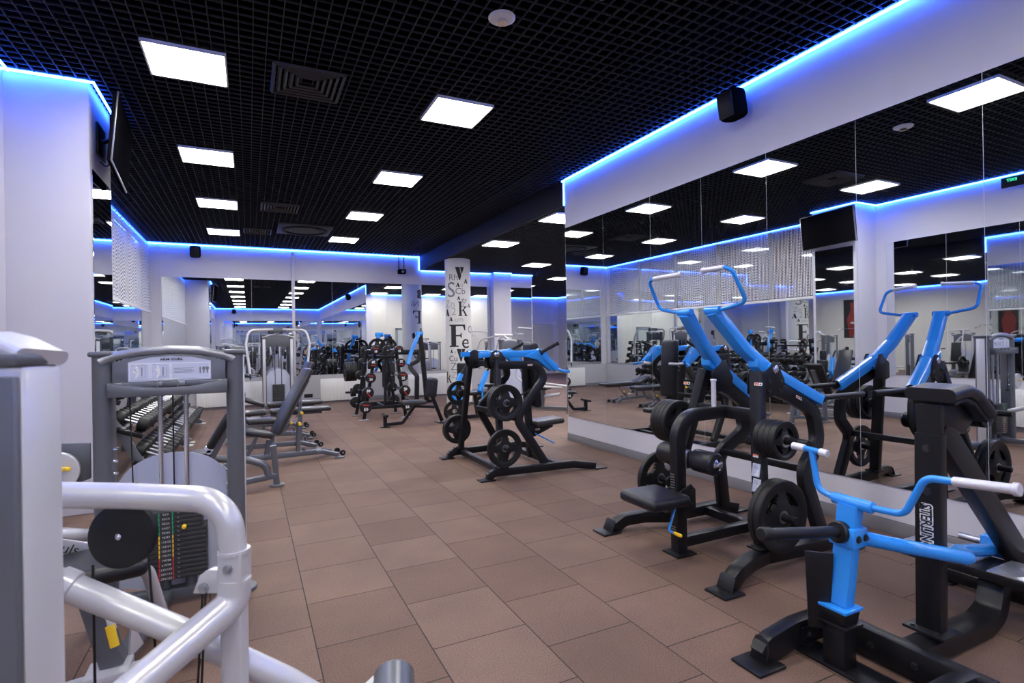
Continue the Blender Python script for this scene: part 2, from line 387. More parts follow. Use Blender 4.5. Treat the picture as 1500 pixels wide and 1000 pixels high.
# ------------------------------------------------------------------ ceiling lights and fittings
def light(x, y, z, label, group):
    t = Thing('ceiling_light', label, 'ceiling light', (x, y, z), group)
    g = G(); w = .298
    for sx, sy, lx, ly in ((0, 1, 2*w, .014), (0, -1, 2*w, .014), (1, 0, .014, 2*w), (-1, 0, .014, 2*w)):
        g.box((x + sx*(w - .007), y + sy*(w - .007), z - .014), (lx, ly, .026))
    t.part('frame', WHITE, g); t.part('upward_light_block', FASCIA, G().box((x, y, z + .035), (.58, .58, .07)))  # unseen dark box added to block the diffuser's light going up
    t.part('diffuser', PANEL, G().box((x, y, z - .006), (.566, .566, .01)))
    return t
ordn = ['nearest', 'second nearest', 'third', 'fourth']
for col, (x, nmx) in enumerate(((-.43, 'left row of the main hall'), (1.967, 'right row of the main hall'))):
    for k in range(-5, 4):
        y = 5.28 + 2.47*k
        if k >= 0: lab = 'glowing square ceiling panel, %s from here in the %s' % (ordn[k], nmx)
        elif k == -1: lab = 'glowing square ceiling panel just overhead in the %s' % nmx
        else: lab = 'glowing ceiling panel of the %s, %s behind the viewer' % (nmx.replace(' of the main hall', ''), ['', 'first', 'second', 'third', 'fourth'][-k - 1])
        light(x, y, CZ - .004, lab, 'square ceiling lights of the main hall')
wl = {(0, 0): 'nearest the mirror wall corner', (0, 1): 'between that corner and the lettered column', (1, 2): 'right of the lettered column',
      (1, 0): 'over the near wall', (1, 1): 'over the silver machines', (2, 0): 'far right near', (2, 1): 'far right middle', (2, 2): 'far right back', (2, 3): 'first in the deep alcove', (2, 4): 'last in the deep alcove', (3, 2): 'by the outer wall', (3, 3): 'deep alcove by the outer wall'}
for (i, k), d in wl.items():
    light(4.66 + 2.16*i, 7.62 + 2.44*k, WZ - .004, 'glowing square panel in the lower side ceiling, ' + d, 'square ceiling lights of the side hall')
def vent(x, y, label, s=.58):
    t = Thing('air_vent', label, 'vent', (x, y, CZ), 'square air vents in the ceiling grid')
    for i in range(5):
        a = s/2 - i*.05; g = G()
        g.sweep([(x-a, y-a, CZ-.012+i*.004), (x+a, y-a, CZ-.012+i*.004)], rrect(.022, .03, .002), (0, 1, .6)).sweep([(x-a, y+a, CZ-.012+i*.004), (x+a, y+a, CZ-.012+i*.004)], rrect(.022, .03, .002), (0, -1, .6))
        g.sweep([(x-a, y-a, CZ-.012+i*.004), (x-a, y+a, CZ-.012+i*.004)], rrect(.022, .03, .002), (1, 0, .6)).sweep([(x+a, y-a, CZ-.012+i*.004), (x+a, y+a, CZ-.012+i*.004)], rrect(.022, .03, .002), (-1, 0, .6))
        t.part('louvre_ring' if i else 'frame', VENT, g)
    t.part('backing', CEILBLACK, G().box((x, y, CZ + .02), (s, s, .01)))
vent(.52, 5.25, 'dark square louvred air vent between the two nearest ceiling lights')
vent(.52, 10.17, 'dark square louvred air vent just before the round cassette')
vent(.2, 12.4, 'dark square louvred air vent beyond the round cassette', .5)
t = Thing('air_conditioner', 'dark square ceiling cassette with a round grille', 'air conditioner', (1.07, 11.85, CZ))
t.part('panel', VENT, G().box((1.07, 11.85, CZ - .02), (1.02, 1.02, .04), .01))
t.part('ring', FASCIA, G().lathe([(.44, 0), (.44, .03), (.38, .035), (.37, .0)], (1.07, 11.85, CZ - .035), (0, 0, -1), 40))
g = G()
for i in range(15):
    dx = -.28 + i*.04; l = math.sqrt(max(.3**2 - dx*dx, .001)); g.box((1.07 + dx, 11.85, CZ - .045), (.012, 2*l, .012))
t.part('grille', VENT, g)
t = Thing('smoke_detector', 'round white disc on the black ceiling in front of the right row of lights', 'smoke detector', (1.72, 3.62, CZ))
t.part('disc', WHITE, G().lathe([(.1, 0), (.1, .008), (.085, .018), (.02, .02)], (1.72, 3.62, CZ), (0, 0, -1), 32))
t.part('ring', CHROME, G().lathe([(.03, 0), (.036, 0), (.036, .03), (.03, .03)], (1.72, 3.62, CZ - .016), (0, 0, -1), 24))
def speaker(c, d, label):
    t = Thing('wall_speaker', label, 'speaker', c, 'black wall speakers')
    x, _, z = frame_of(V((d[0], d[1], -.18))); c = V(c); up = V((0, 0, 1))
    rot = MX((x, z.cross(x) * 1, z)).transposed()
    t.part('body', TVBODY, G().box(c + z*.09, (.22, .28, .2), .06, rot, 4))
    t.part('grille', RUBBER, G().box(c + z*.185, (.17, .23, .02), .01, rot))
    t.part('bracket', BLACK, G().box(c - z*.01 + up*.0, (.08, .14, .05), .01, rot))
speaker((4.20, 3.65, 3.67), (-1, .0), 'black wall speaker on the right wall under the blue light strip')
speaker((-1.08, 14.54, 3.70), (0, -1), 'small black wall speaker on the back wall above the left mirror')
speaker((-.8, FY + .05, 3.70), (0, 1), 'black wall speaker on the front wall seen in the back mirror')
t = Thing('security_camera', 'small black camera hanging on a bracket at the back wall', 'camera', (3.75, 14.5, 3.35))
t.part('bracket', BLACK, G().box((3.68, 14.5, 3.62), (.02, .02, .4)).box((3.82, 14.5, 3.62), (.02, .02, .4)))
t.part('body', TVBODY, G().box((3.75, 14.45, 3.42), (.2, .18, .12), .02))
t.part('lens', STEEL, G().cyl((3.75, 14.36, 3.41), (3.75, 14.33, 3.41), .035))
# television
t = Thing('television', 'black flat television tilted out from the left pilaster on an arm', 'television', (-1.2, 6.43, 3.45))
R = MX((V((.10, .995, 0)).normalized() * -1, V((.055, 0, .6)).normalized(), V((1, 0, 0))))
ux = V((-.07, 1.07, -.02)).normalized(); uz = V((.055, .004, .63)).normalized(); un = ux.cross(uz).normalized(); uz = un.cross(ux); c = V((-1.092, 6.43, 3.452))
rot = MX((ux, uz, un)).transposed()
t.part('edge', TVEDGE, G().box(c + un*.008, (1.084, .644, .012), .003, rot)); t.part('casing', TVBODY, G().box(c - un*.012, (1.08, .64, .03), .006, rot).box(c - un*.03, (.7, .4, .05), .02, rot))
t.part('screen', TVBODY, G().box(c + un*.017, (1.05, .61, .008), .002, rot))
t.part('mount', BLACK, G().box((-1.25, 6.4, 3.45), (.02, .3, .3), .005).tube([(-1.25, 6.4, 3.45), (-1.17, 6.43, 3.5), c - un*.05], .022))
t.part('cable', RUBBER, G().tube([c - un*.04 + uz*-.1, (-1.2, 6.35, 3.2), (-1.245, 6.33, 3.25)], .006, .05, 8))
# exit sign, seen mirrored
t = Thing('exit_sign', 'green lit exit sign hanging from the ceiling by the left wall', 'exit sign', (-1.72, 3.9, 3.7))
t.part('box', FASCIA, G().box((-1.72, 3.9, 3.73), (.03, .42, .15), .004))
pl = on_plane((-1.703, 3.98, 3.755), (0, -1, 0), (0, 0, 1)) if False else on_plane((-1.703, 3.98, 3.755), (0, 1, 0), (0, 0, 1))
t.part('lettering', EXITG, text_g('EXIT', .06, pl)); t.part('pictogram', EXITG, G().box((-1.703, 3.76, 3.73), (.004, .1, .11)))

# ------------------------------------------------------------------ chain curtain
def curtain(label, x, y0, y1, z0, z1, pitch=.036):
    g = G(); n = int((y1 - y0) / pitch); h = .032
    for i in range(n):
        y = y0 + (i + .5) * pitch; m = int((z1 - z0) / h); vs = []; fs = []; ph = (i % 2) + random.choice((0, 0, 0, 1))
        for j in range(m + 1):
            z = z1 - j*h; a = (.42 if (j + ph) % 2 else -.42); c, s = math.cos(a)*.0088, math.sin(a)*.0088
            vs += [(x + s, y - c, z), (x - s, y + c, z)]
            if j: k = 2*j; fs.append([k-2, k-1, k+1, k])
        g.add(vs, fs)
    o = solo('chain_curtain', label, 'curtain', CHAIN, g, kind='stuff', off=(x, (y0+y1)/2, z0)); return o
cc = curtain('shimmering aluminium chain curtain hanging over the left windows', -2.0, 6.88, 14.55, 2.32, 3.84)
g = G().box((-2.0, 10.72, 2.29), (.07, 7.68, .06), .005)
solo('curtain_rail', 'white rail closing the bottom edge of the chain curtain', 'rail', WHITE, g)

def curtain_y(label, y, x0, x1, z0, z1):
    g = G(); n = int((x1 - x0) / .05); h = .05
    for i in range(n):
        x = x0 + (i + .5) * .05; m = int((z1 - z0) / h); vs = []; fs = []
        for j in range(m + 1):
            a = .85 if (j + i) % 2 else -.55; c, q = math.cos(a)*.012, math.sin(a)*.012
            vs += [(x - c, y + q, z1 - j*h), (x + c, y - q, z1 - j*h)]
            if j: k = 2*j; fs.append([k-2, k-1, k+1, k])
        g.add(vs, fs)
    return solo('chain_curtain', label, 'curtain', CHAIN, g, kind='stuff', off=((x0+x1)/2, y, z0))
curtain_y('distant aluminium chain curtain on the farthest wall of the side hall', 21.7, 11.2, 12.7, 2.36, 3.42)
solo('curtain_rail', 'white rail under the distant chain curtain of the side hall', 'rail', WHITE, G().box((11.95, 21.7, 2.32), (1.7, .07, .08), .005))
mirror_y('mirror under the distant chain curtain in the side hall', 21.79, [11.2, 11.95, 12.7], .7, 2.26, -1)
# ------------------------------------------------------------------ radiators, socket, door, poster
def radiator(c, L, h, d, label):
    """d: outward direction along x or y"""
    t = Thing('radiator', label, 'radiator', (c[0], c[1], c[2]), 'white panel radiators'); c = V(c); d = V(d); a = V((abs(d.y), abs(d.x), 0))
    sz = lambda l, th, hh: tuple(a*l + V((abs(d.x), abs(d.y), 0))*th + V((0, 0, hh)))
    t.part('panel', ENAMEL, G().box(c + d*.05 + V((0, 0, h/2)), sz(L, .035, h), .006))
    g = G(); n = int(L / .033)
    for i in range(n): g.box(c + d*.069 + a*(-L/2 + (i+.5)*L/n) + V((0, 0, h*.47)), sz(.016, .008, h*.8), .003)
    t.part('rib', ENAMEL, g)
    g = G()
    for i in range(int(L/.04)): g.box(c + d*.05 + a*(-L/2 + .03 + i*.04) + V((0, 0, h + .003)), sz(.02, .03, .006))
    t.part('top_grille', WHITE, g)
radiator((-.36, BY, .06), 1.5, .56, (0, -1, 0), 'white ribbed radiator on the back wall at the end of the dumbbell rack')
radiator((2.2, BY, .05), 1.15, .56, (0, -1, 0), 'white ribbed radiator on the back wall left of the barbell rack')
radiator((4.5, BY, .05), 1.2, .58, (0, -1, 0), 'white ribbed radiator on the back wall left of the lettered column')
radiator((LX, 3.6, .08), 1.3, .55, (1, 0, 0), 'white ribbed radiator under the wide mirror of the left wall')
solo('wall_socket', 'small dark socket plate low on the back wall between two radiators', 'socket', FASCIA, G().box((1.34, BY - .012, .2), (.2, .015, .09), .003))
d1 = link(bpy.data.objects.new('door_1', G().box((5.9, 6.955, 1.03), (.72, .03, 2.06)).mesh('door'))); d1.data.materials.append(DOORP); d1['kind'] = 'structure'
f = link(bpy.data.objects.new('door_frame', G().box((5.5, 6.96, 1.06), (.09, .06, 2.12), .004).box((6.3, 6.96, 1.06), (.09, .06, 2.12), .004).box((5.9, 6.96, 2.1), (.89, .06, .09), .004).mesh('door_frame'))); f.data.materials.append(DOORG); f.parent = d1
f = link(bpy.data.objects.new('door_handle', G().tube([(6.18, 6.97, 1.05), (6.18, 7.02, 1.05), (6.06, 7.02, 1.05)], .01).mesh('door_handle'))); f.data.materials.append(STEEL); f.parent = d1
t = Thing('poster', 'tall dark red and black poster on the outer wall of the side hall', 'poster', (12.97, 14.9, 1.5))
t.part('sheet', POSTERD, G().box((12.985, 14.9, 2.25), (.02, .9, 1.7)))
t.part('print', POSTER, G().prism([(-.3, -.8), (.2, -.8), (.3, 0), (.12, .4), (.15, .7), (-.1, .75), (-.15, .4), (-.35, .1)], (12.97, 14.9, 2.25), (0, 1, 0), (0, 0, 1), .006))

# ------------------------------------------------------------------ lettered column
t = Thing('round_column', 'round pale column covered in black chemical element letters', 'column', (4.62, 12.5, 0)); t.o['kind'] = 'structure'
t.part('shaft', COLUMN, G().lathe([(.31, 0), (.31, WZ)], (4.62, 12.5, 0), (0, 0, 1), 48))
A0 = math.atan2(-12.5, -4.62)
def letter(s, cx, cy, h, m, bold=0., sp=1.):
    u = (cx - (170 + (cy-60)*.009)) * .0031; z = 1.468 + (502.4 - (370 + cy/5.263)) / 61.3; r = .311
    k = h * .0031 / .7
    def pl(a, b, c=0.):
        th = A0 + math.asin(max(-.97, min(.97, u / r))) + a / r
        return V((4.62 + (r + .002 + c) * math.cos(th), 12.5 + (r + .002 + c) * math.sin(th), z + b))
    if bold:
        bm = bmesh.new(); H = h*.0031
        for poly in GLYPH[s]:
            f = bm.faces.new([bm.verts.new((x*H, (y-.5)*H, 0)) for x, y in poly])
            ex = bmesh.ops.extrude_face_region(bm, geom=[f])
            for v in [e for e in ex['geom'] if isinstance(e, bmesh.types.BMVert)]: v.co.z += .0015
        slice_x(bm, .02); bm.verts.index_update()
        g = G().add([pl(*v.co) for v in bm.verts], [[v.index for v in f.verts] for f in bm.faces]); bm.free()
    else: g = text_g(s, k, pl, .001, sp, slices=.02)
    t.part('letter', m, g)
GLYPH = {'F': [[(-.38, 0), (.06, 0), (.06, .06), (-.05, .06), (-.05, .47), (.14, .47), (.16, .40), (.20, .40), (.20, .62), (.16, .62), (.14, .54), (-.05, .54), (-.05, .93), (.26, .93), (.34, .74), (.38, .74), (.38, 1), (-.38, 1), (-.38, .94), (-.28, .94), (-.28, .06), (-.38, .06)]],
 'V': [[(-.34, 1), (-.34, .93), (-.06, 0), (.02, 0), (.12, .33), (.0, .93), (-.04, 1)], [(.02, 1), (.16, .42), (.33, .93), (.33, 1)]],
 'k': [[(-.30, 0), (-.02, 0), (-.02, .05), (-.08, .08), (-.08, .95), (-.12, 1), (-.30, 1), (-.30, .94), (-.24, .92), (-.24, .07), (-.30, .05)], [(-.05, .30), (.02, .37), (.18, .06), (.14, .04), (.14, 0), (.38, 0), (.38, .05), (.33, .07), (.10, .44), (.24, .58), (.30, .60), (.30, .65), (.08, .65), (.08, .61), (.13, .58), (-.05, .38)]],
 'A': [[(-.45, 0), (-.2, 0), (-.16, .35), (-.24, .5)], [(-.18, .62), (.0, 1), (.12, 1), (.48, 0), (.10, 0)]],
 'B': [[(-.32, 0), (.1, 0), (.3, .14), (.3, .36), (.18, .5), (.28, .64), (.28, .86), (.1, 1), (-.32, 1)]], 'K': [[(-.30, 0), (-.08, 0), (-.08, 1), (-.30, 1)], [(-.05, .42), (.2, 0), (.4, 0), (.1, .5), (.38, 1), (.2, 1), (-.05, .58)]],
 'P': [[(-.30, 0), (-.06, 0), (-.06, .42), (.16, .42), (.30, .55), (.30, .87), (.16, 1), (-.30, 1)]]}
for a in (('V', 188, 160, 100, INK, .022), ('Rh', 137, 190, 50, GREYINK), ('A', 232, 217, 38, INK, .012), ('A', 172, 247, 34, INK, .012), ('u', 203, 247, 34, PALEINK), ('S', 120, 290, 118, GREYINK), ('Cb', 192, 298, 48, GREYINK), ('A', 177, 350, 28, INK, .01), ('g', 208, 362, 34, GREYINK),
          ('Zn', 110, 395, 56, PALEINK), ('k', 208, 432, 112, INK, .02), ('Z', 222, 392, 60, PALEINK), ('2', 140, 455, 60, PALEINK), ('A', 90, 460, 56, INK, .015), ('A', 118, 510, 34, INK, .012), ('um', 180, 515, 40, PALEINK), ('A', 256, 405, 32, INK, .01),
          ('F', 165, 640, 172, INK, .035), ('e', 230, 690, 110, INK), ('O', 266, 595, 60, GREYINK), ('A', 120, 760, 28, INK, .01), ('u', 148, 765, 26, PALEINK), ('V', 195, 790, 98, INK, .022), ('Cu', 132, 817, 44, INK), ('Zn', 155, 880, 58, GREYINK), ('k', 97, 960, 88, INK, .015), ('Z', 140, 945, 50, PALEINK), ('C', 210, 950, 60, GREYINK), ('Ag', 160, 1050, 70, GREYINK)): letter(*a)
# the same kind of lettering on the far side, seen in the back mirror
A0 += PI
for a in (('B', 150, 200, 90, INK, .02), ('Ni', 200, 300, 60, GREYINK), ('F', 175, 430, 130, INK, .03), ('e', 130, 560, 90, INK), ('P', 205, 640, 110, INK, .025), ('Ca', 150, 760, 60, GREYINK), ('K', 200, 850, 80, INK, .015)): letter(*a)

# ------------------------------------------------------------------ weight plates and horns
def plate_mesh(R, th, name='weight_plate'):
    N = 48; hole = .026
    rr = [hole, min(.055, R*.36), R*.42, R*.50, R*.58, R*.68, R*.76, R*.83, R*.97, R]
    hh = [.5, .5, .34, .28, .28, .28, .34, .5, .5, .36]
    def present(i, j):
        if 2 <= i <= 4:
            k = j % 12
            lim = (2, 10) if i == 4 else ((3, 9) if i == 3 else (4, 8))
            return not (lim[0] <= k < lim[1])
        return True
    m = len(rr); vs = []; fs = []
    for sgn in (1, -1):
        for i in range(m):
            for j in range(N):
                a = 2*PI*j/N; vs.append((rr[i]*math.cos(a), rr[i]*math.sin(a), sgn*hh[i]*th))
    B = m*N; idx = lambda i, j: i*N + j % N
    for i in range(m - 1):
        for j in range(N):
            if present(i, j):
                q = [idx(i, j), idx(i+1, j), idx(i+1, j+1), idx(i, j+1)]
                fs.append(q); fs.append([x + B for x in q[::-1]])
                for (ii, jj, e) in ((i, j-1, (q[0], q[1])), (i, j+1, (q[2], q[3])), (i-1, j, (q[3], q[0])), (i+1, j, (q[1], q[2]))):
                    if ii < 0 or ii > m-2 or not present(ii, jj % N): fs.append([e[1], e[0], e[0]+B, e[1]+B])
    g = G().add(vs, fs); return g.mesh(name)
PM = {}
def plate(c, d, R, label, group, th=.042):
    k = (R, th)
    if k not in PM:
        PM[k] = (plate_mesh(R, th), G().lathe([(.026, -th*.52), (.04, -th*.52), (.04, th*.52), (.026, th*.52)], (0, 0, 0), (0, 0, 1), 24, False).mesh('hub_ring'))
        PM[k][0].materials.append(RUBBER); PM[k][1].materials.append(STEEL)
    o = link(bpy.data.objects.new('weight_plate', PM[k][0])); o.location = c
    o.rotation_euler = V(d).to_track_quat('Z', 'Y').to_euler()
    tag(o, label, 'weight plate', group)
    h = link(bpy.data.objects.new('hub_ring', PM[k][1])); h.parent = o; return o
WORDS = ['outermost', 'second', 'third', 'fourth', 'innermost']
def plate_stack(c, d, n, R, where, group, th=.042):
    """n plates from the outer face c inwards, d pointing outwards"""
    c, d = V(c), V(d).normalized()
    for i in range(n):
        lab = '%s black rubber weight plate on %s' % ('single' if n == 1 else WORDS[i] if i < n - 1 else 'innermost', where)
        plate(c - d*((i + .5)*th*1.03), d, R, lab, group, th)
def horn(t, p, q, r=.024, cap=True):
    t.part('weight_horn', BLACK, G().cyl(p, q, r, 20, .004).cyl(V(p) - (V(q)-V(p)).normalized()*.002, V(p) + (V(q)-V(p)).normalized()*.022, r*1.9, 20, .004))
def foot(t, c, sx, sy, rz=0., h=.014):
    return t.part('foot_plate', BLACK, G().box((c[0], c[1], h/2 + .001), (sx, sy, h), .006, Euler((0, 0, rz))))
def sticker(t, o, x, y, w=.062, h=.02):
    """orange and white warning sticker lying on a plane"""
    pl = on_plane(o, x, y); x, y = V(x).normalized(), V(y).normalized(); z = x.cross(y)
    rot = MX((x, y, z)).transposed()
    s = t.part('sticker', WHITE, G().box(o, (w, h, .0016), 0, rot))
    t.part('print', ORANGE, G().box(pl(-w*.17, 0, .001), (w*.5, h*.6, .001), 0, rot), s)
    t.part('symbol', INK, G().box(pl(w*.3, 0, .001), (w*.14, h*.5, .001), 0, rot).box(pl(w*.3, 0, .001), (w*.24, h*.22, .001), 0, rot), s)

# ------------------------------------------------------------------ plate loaded lat pulldown
Yc = 2.86
t = LAT = Thing('lat_pulldown_machine', 'black plate loaded pulldown machine with two tall blue lever arms beside the mirror wall', 'exercise machine', (2.95, Yc, 0))
for s in (-1, 1):
    Y = lambda b: Yc + s*b
    P = lambda x, b, z: V((x, Yc + s*b, z))
    t.part('floor_beam', BLACK, G().path([P(2.49, .56, .03), P(2.58, .545, .085), P(2.74, .50, .10), P(2.92, .45, .085), P(3.55, .47, .075), P(3.70, .475, .035)], .085, .08, (0, 1, 0), .1))
    foot(t, P(2.45, .57, 0), .16, .16, 0); foot(t, P(3.74, .48, 0), .16, .12)
    t.part('end_plate', BLACK, G().prism([(-.058, 0), (.058, 0), (.056, .075), (.044, .092), (-.044, .092), (-.056, .075)], P(2.452, .565, .014), (0, 1, 0), (.42, 0, 1), .008, .002))
    up0, up1 = P(2.93, .43, .12), P(3.145, .237, 1.235)
    t.part('upright', BLACK, G().beam(up0, up1, .085, .062, (0, 1, 0)))
    t.part('base_plate', BLACK, G().box(P(2.93, .43, .135), (.15, .11, .014), .004))
    t.bolts([P(2.875, .40, .141), P(2.985, .46, .141)], (0, 0, 1))
    t.part('rear_frame', BLACK, G().path([P(3.20, .235, 1.15), P(3.43, .27, 1.06), P(3.63, .30, .95), P(3.66, .315, .72), P(3.41, .37, .54), P(3.52, .43, .10)], .06, .10, (0, 1, 0), .14, .008, 8))
    # pivot brackets and lever
    for bb, nmx in ((.285, 'pivot_bracket'), (.165, 'pivot_bracket')):
        t.part(nmx, BLACK, G().prism([(3.225, 1.275), (3.25, 1.305), (3.29, 1.30), (3.33, 1.22), (3.36, 1.17), (3.34, 1.09), (3.20, 1.06), (3.135, 1.08), (3.14, 1.22)], (0, Y(bb), 0), (1, 0, 0), (0, 0, 1), .01, .002))
    t.bolts([P(3.2, .292, 1.17), P(3.32, .292, 1.16), P(3.2, .292, 1.10), P(3.3, .292, 1.10)], (0, s, 0), .011)
    lv = t.part('lever_arm', BLUE, G().sweep(fillet([P(2.86, .13, 1.655), P(3.08, .175, 1.40), P(3.25, .216, 1.255), P(3.45, .262, 1.14), P(3.68, .312, 1.015)], .08, 5), rrect(.092, .075, .01), (0, 1, 0), True, None).prism([(3.13, 1.33), (3.25, 1.25), (3.36, 1.19), (3.32, 1.16), (3.22, 1.19), (3.13, 1.27)], (0, Y(.216), 0), (1, 0, 0), (0, 0, 1), .088, .006))
    t.part('pivot_sleeve', BLUE, G().cyl(P(3.257, .17, 1.25), P(3.257, .278, 1.25), .042), lv)
    t.part('pivot_cap', CHROME, G().lathe([(.028, 0), (.028, .01), (.012, .018)], P(3.257, .29, 1.25), (0, s, 0), 20), lv)
    t.part('handle_socket', BLUE, G().cyl(P(2.855, .065, 1.662), P(2.855, .195, 1.662), .026, 18, .004), lv)
    t.part('handle_tube', BLUE, G().tube([P(2.857, .19, 1.662), P(2.863, .405, 1.70), P(2.752, .395, 1.90), P(2.737, .345, 1.924)], .0135, .05), lv)
    t.part('handle_grip', GRIP, G().cyl(P(2.742, .335, 1.924), P(2.796, .108, 1.934), .0175, 18, .003).cyl(P(2.792, .122, 1.934), P(2.797, .105, 1.934), .022, 18, .003), lv)
    horn(t, P(3.69, .315, 1.03), P(4.2, .315, 1.03), .021)
    sticker(t, P(3.06, .317, 1.16) if s < 0 else P(3.03, .31, 1.13), (0, -1, 0), (.18, -s*0, 1))
    sticker(t, P(3.46, .285 + .035, 1.045), (s*-1, 0, .45*s) if s < 0 else (-1, 0, .45), (0, 0, 1))
    # storage horns
    horn(t, P(3.055, .36, .81), P(3.03, .70, .825)); horn(t, P(2.96, .42, .355), P(2.95, .66, .36))
t.part('upper_cross_member', BLACK, G().beam((3.10, Yc - .26, .94), (3.10, Yc + .26, .94), .06, .085, (1, 0, 0)))
t.part('rear_cross_member', BLACK, G().beam((3.43, Yc - .36, .56), (3.43, Yc + .36, .56), .05, .05, (1, 0, 0)))
t.part('floor_cross_member', BLACK, G().beam((3.34, Yc - .45, .075), (3.34, Yc + .45, .075), .07, .065, (1, 0, 0)))
t.part('floor_link', BLACK, G().beam((2.68, Yc + .01, .075), (3.32, Yc + .01, .075), .065, .07, (0, 1, 0)))
sp = t.part('seat_post', BLACK, G().path([(2.64, Yc, .012), (2.64, Yc, .935), (3.09, Yc, .945)], .075, .085, (0, 1, 0), .17, .008, 10))
foot(t, (2.64, Yc, 0), .17, .16)
t.part('adjuster_scale', STEEL, G().add(*(lambda q: (q.v, q.f))(sum_g([G().box((2.596, Yc + .005, .42 + i*.018), (.004, .04, .006)) for i in range(8)] + [G().box((2.596, Yc + .005, .14 + i*.016), (.004, .04, .005)) for i in range(4)]))), sp)
t.part('grab_post', GRIP, G().cyl((2.985, Yc, .97), (2.985, Yc, 1.175), .017, 18, .003).cyl((2.985, Yc, 1.165), (2.985, Yc, 1.18), .022, 18, .003).cyl((2.985, Yc, .965), (2.985, Yc, .985), .022, 18, .003))
st = t.part('seat', VINYL, G().box((2.43, Yc, .41), (.33, .36, .075), .034, None, 4))
t.part('seat_bracket', BLACK, G().box((2.53, Yc, .36), (.2, .1, .05), .008).prism([(2.60, .30), (2.74, .30), (2.74, .44), (2.70, .48), (2.60, .44)], (0, Yc - .055, 0), (1, 0, 0), (0, 0, 1), .01, .002).prism([(2.60, .30), (2.74, .30), (2.74, .44), (2.70, .48), (2.60, .44)], (0, Yc + .055, 0), (1, 0, 0), (0, 0, 1), .01, .002))
t.bolts([(2.66, Yc - .06, .34), (2.71, Yc - .06, .34), (2.71, Yc - .06, .43)], (0, -1, 0), .011)
sticker(t, (2.52, Yc - .052, .36), (1, 0, 0), (0, 0, 1), .05, .02)
al = t.part('adjuster_lever', BLUE, G().tube([(2.58, Yc - .03, .32), (2.44, Yc - .12, .225), (2.46, Yc - .19, .215)], .008, .03))
t.part('lever_tip', YELLOW, G().cyl((2.452, Yc - .155, .22), (2.464, Yc - .215, .213), .011, 12, .004), al)
ax = t.part('roller_axle', STEEL, G().cyl((2.735, Yc - .29, .645), (2.735, Yc + .29, .645), .014).box((2.70, Yc, .645), (.06, .10, .12), .006))
for s in (-1, 1):
    r = t.part('thigh_roller', VINYL, G().lathe([(.045, 0), (.066, .006), (.076, .02), (.076, .18), (.066, .196), (.045, .202)], (2.735, Yc + s*.062, .645), (0, s, 0), 28), ax)
    t.part('roller_cap', CHROME, G().lathe([(.04, 0), (.04, .006), (.02, .012), (.02, .02)], (2.735, Yc + s*.262, .645), (0, s, 0), 24), ax)
for k, z in enumerate((.60, .505)):
    q = .07 + (z - .12)/1.11*0; f = (z - .12) / 1.115; o = V((2.93 + .215*f - .033, Yc - .43 + .193*f, z))
    pl = on_plane(o, (0, -1, 0), (.19, 0, 1)); rot = MX((V((0, -1, 0)), V((.19, 0, 1)).normalized(), V((0, -1, 0)).cross(V((.19, 0, 1)).normalized()))).transposed()
    pn = t.part('instruction_panel', PRINTBLUE, G().box(o, (.06, .085, .0016), 0, rot))
    t.part('figure', WHITE, G().box(pl(.012, -.02, .001), (.012, .03, .001), 0, rot).box(pl(.0, -.03, .001), (.02, .01, .001), 0, rot).box(pl(.014, .0, .001), (.009, .009, .001), 0, rot), pn)
    t.part('lines', GREYINK, sum_g([G().box(pl(-.008, .03 - i*.007, .001), (.034, .002, .001), 0, rot) for i in range(4)]), pn)
f = (.67 - .12) / 1.115; o = V((2.93 + .215*f - .033, Yc - .43 + .193*f, .69)); rot = MX((V((0, -1, 0)), V((.19, 0, 1)).normalized(), V((0, -1, 0)).cross(V((.19, 0, 1)).normalized()))).transposed()
pn = t.part('warning_panel', WHITE, G().box(o, (.042, .02, .0016), 0, rot)); t.part('red_band', ORANGE, G().box(o + V((-.001, 0, .006)), (.042, .008, .0016), 0, rot), pn)
gp = 'weight plates on the lat pulldown machine'
plate_stack((3.035, Yc - .54, .817), (0, -1, 0), 4, .125, 'the near upper peg of the lat pulldown machine', gp, .038)
plate_stack((3.04, Yc + .56, .817), (0, 1, 0), 4, .17, 'the far upper peg of the lat pulldown machine', gp, .04)
plate_stack((2.955, Yc - .575, .36), (0, -1, 0), 2, .225, 'the near lower peg of the lat pulldown machine', gp)
plate_stack((2.955, Yc + .575, .36), (0, 1, 0), 1, .21, 'the far lower peg of the lat pulldown machine', gp)

# ------------------------------------------------------------------ chest supported row machine
t = ROW = Thing('row_machine', 'black lever row machine with blue handlebar and chest pad close to the mirror wall', 'exercise machine', (2.7, 1.45, 0))
for y, yy in ((1.72, 1), (1.14, -1)):
    t.part('foot_beam', BLACK, G().path([(2.065, y, .03), (2.10, y, .065), (2.27, y, .093), (2.42, y, .093), (2.53, y, .085)], .066, .118, (0, 1, 0), .1))
    t.part('end_plate', BLACK, G().prism([(-.046, 0), (.046, 0), (.044, .07), (.03, .105), (.0, .118), (-.03, .105), (-.044, .07)], (2.045, y, .014), (0, 1, 0), (.18, 0, 1), .008, .002))
    foot(t, (2.04, y, 0), .17, .16)
    t.part('joint_plate', BLACK, G().box((2.36, y - .036, .085), (.16, .008, .075), .002))
    t.bolts([(2.33, y - .04, .085), (2.40, y - .04, .095)], (0, -1, 0))
t.part('cross_beam', BLACK, G().beam((2.53, 1.80, .08), (2.53, 1.06, .08), .066, .125, (1, 0, 0)))
t.bolts([(2.495, 1.50, .08), (2.495, 1.32, .08)], (-1, 0, 0), .011)
t.part('floor_strip', BLACK, G().box((2.36, 1.43, .008), (.15, .62, .012), .004))
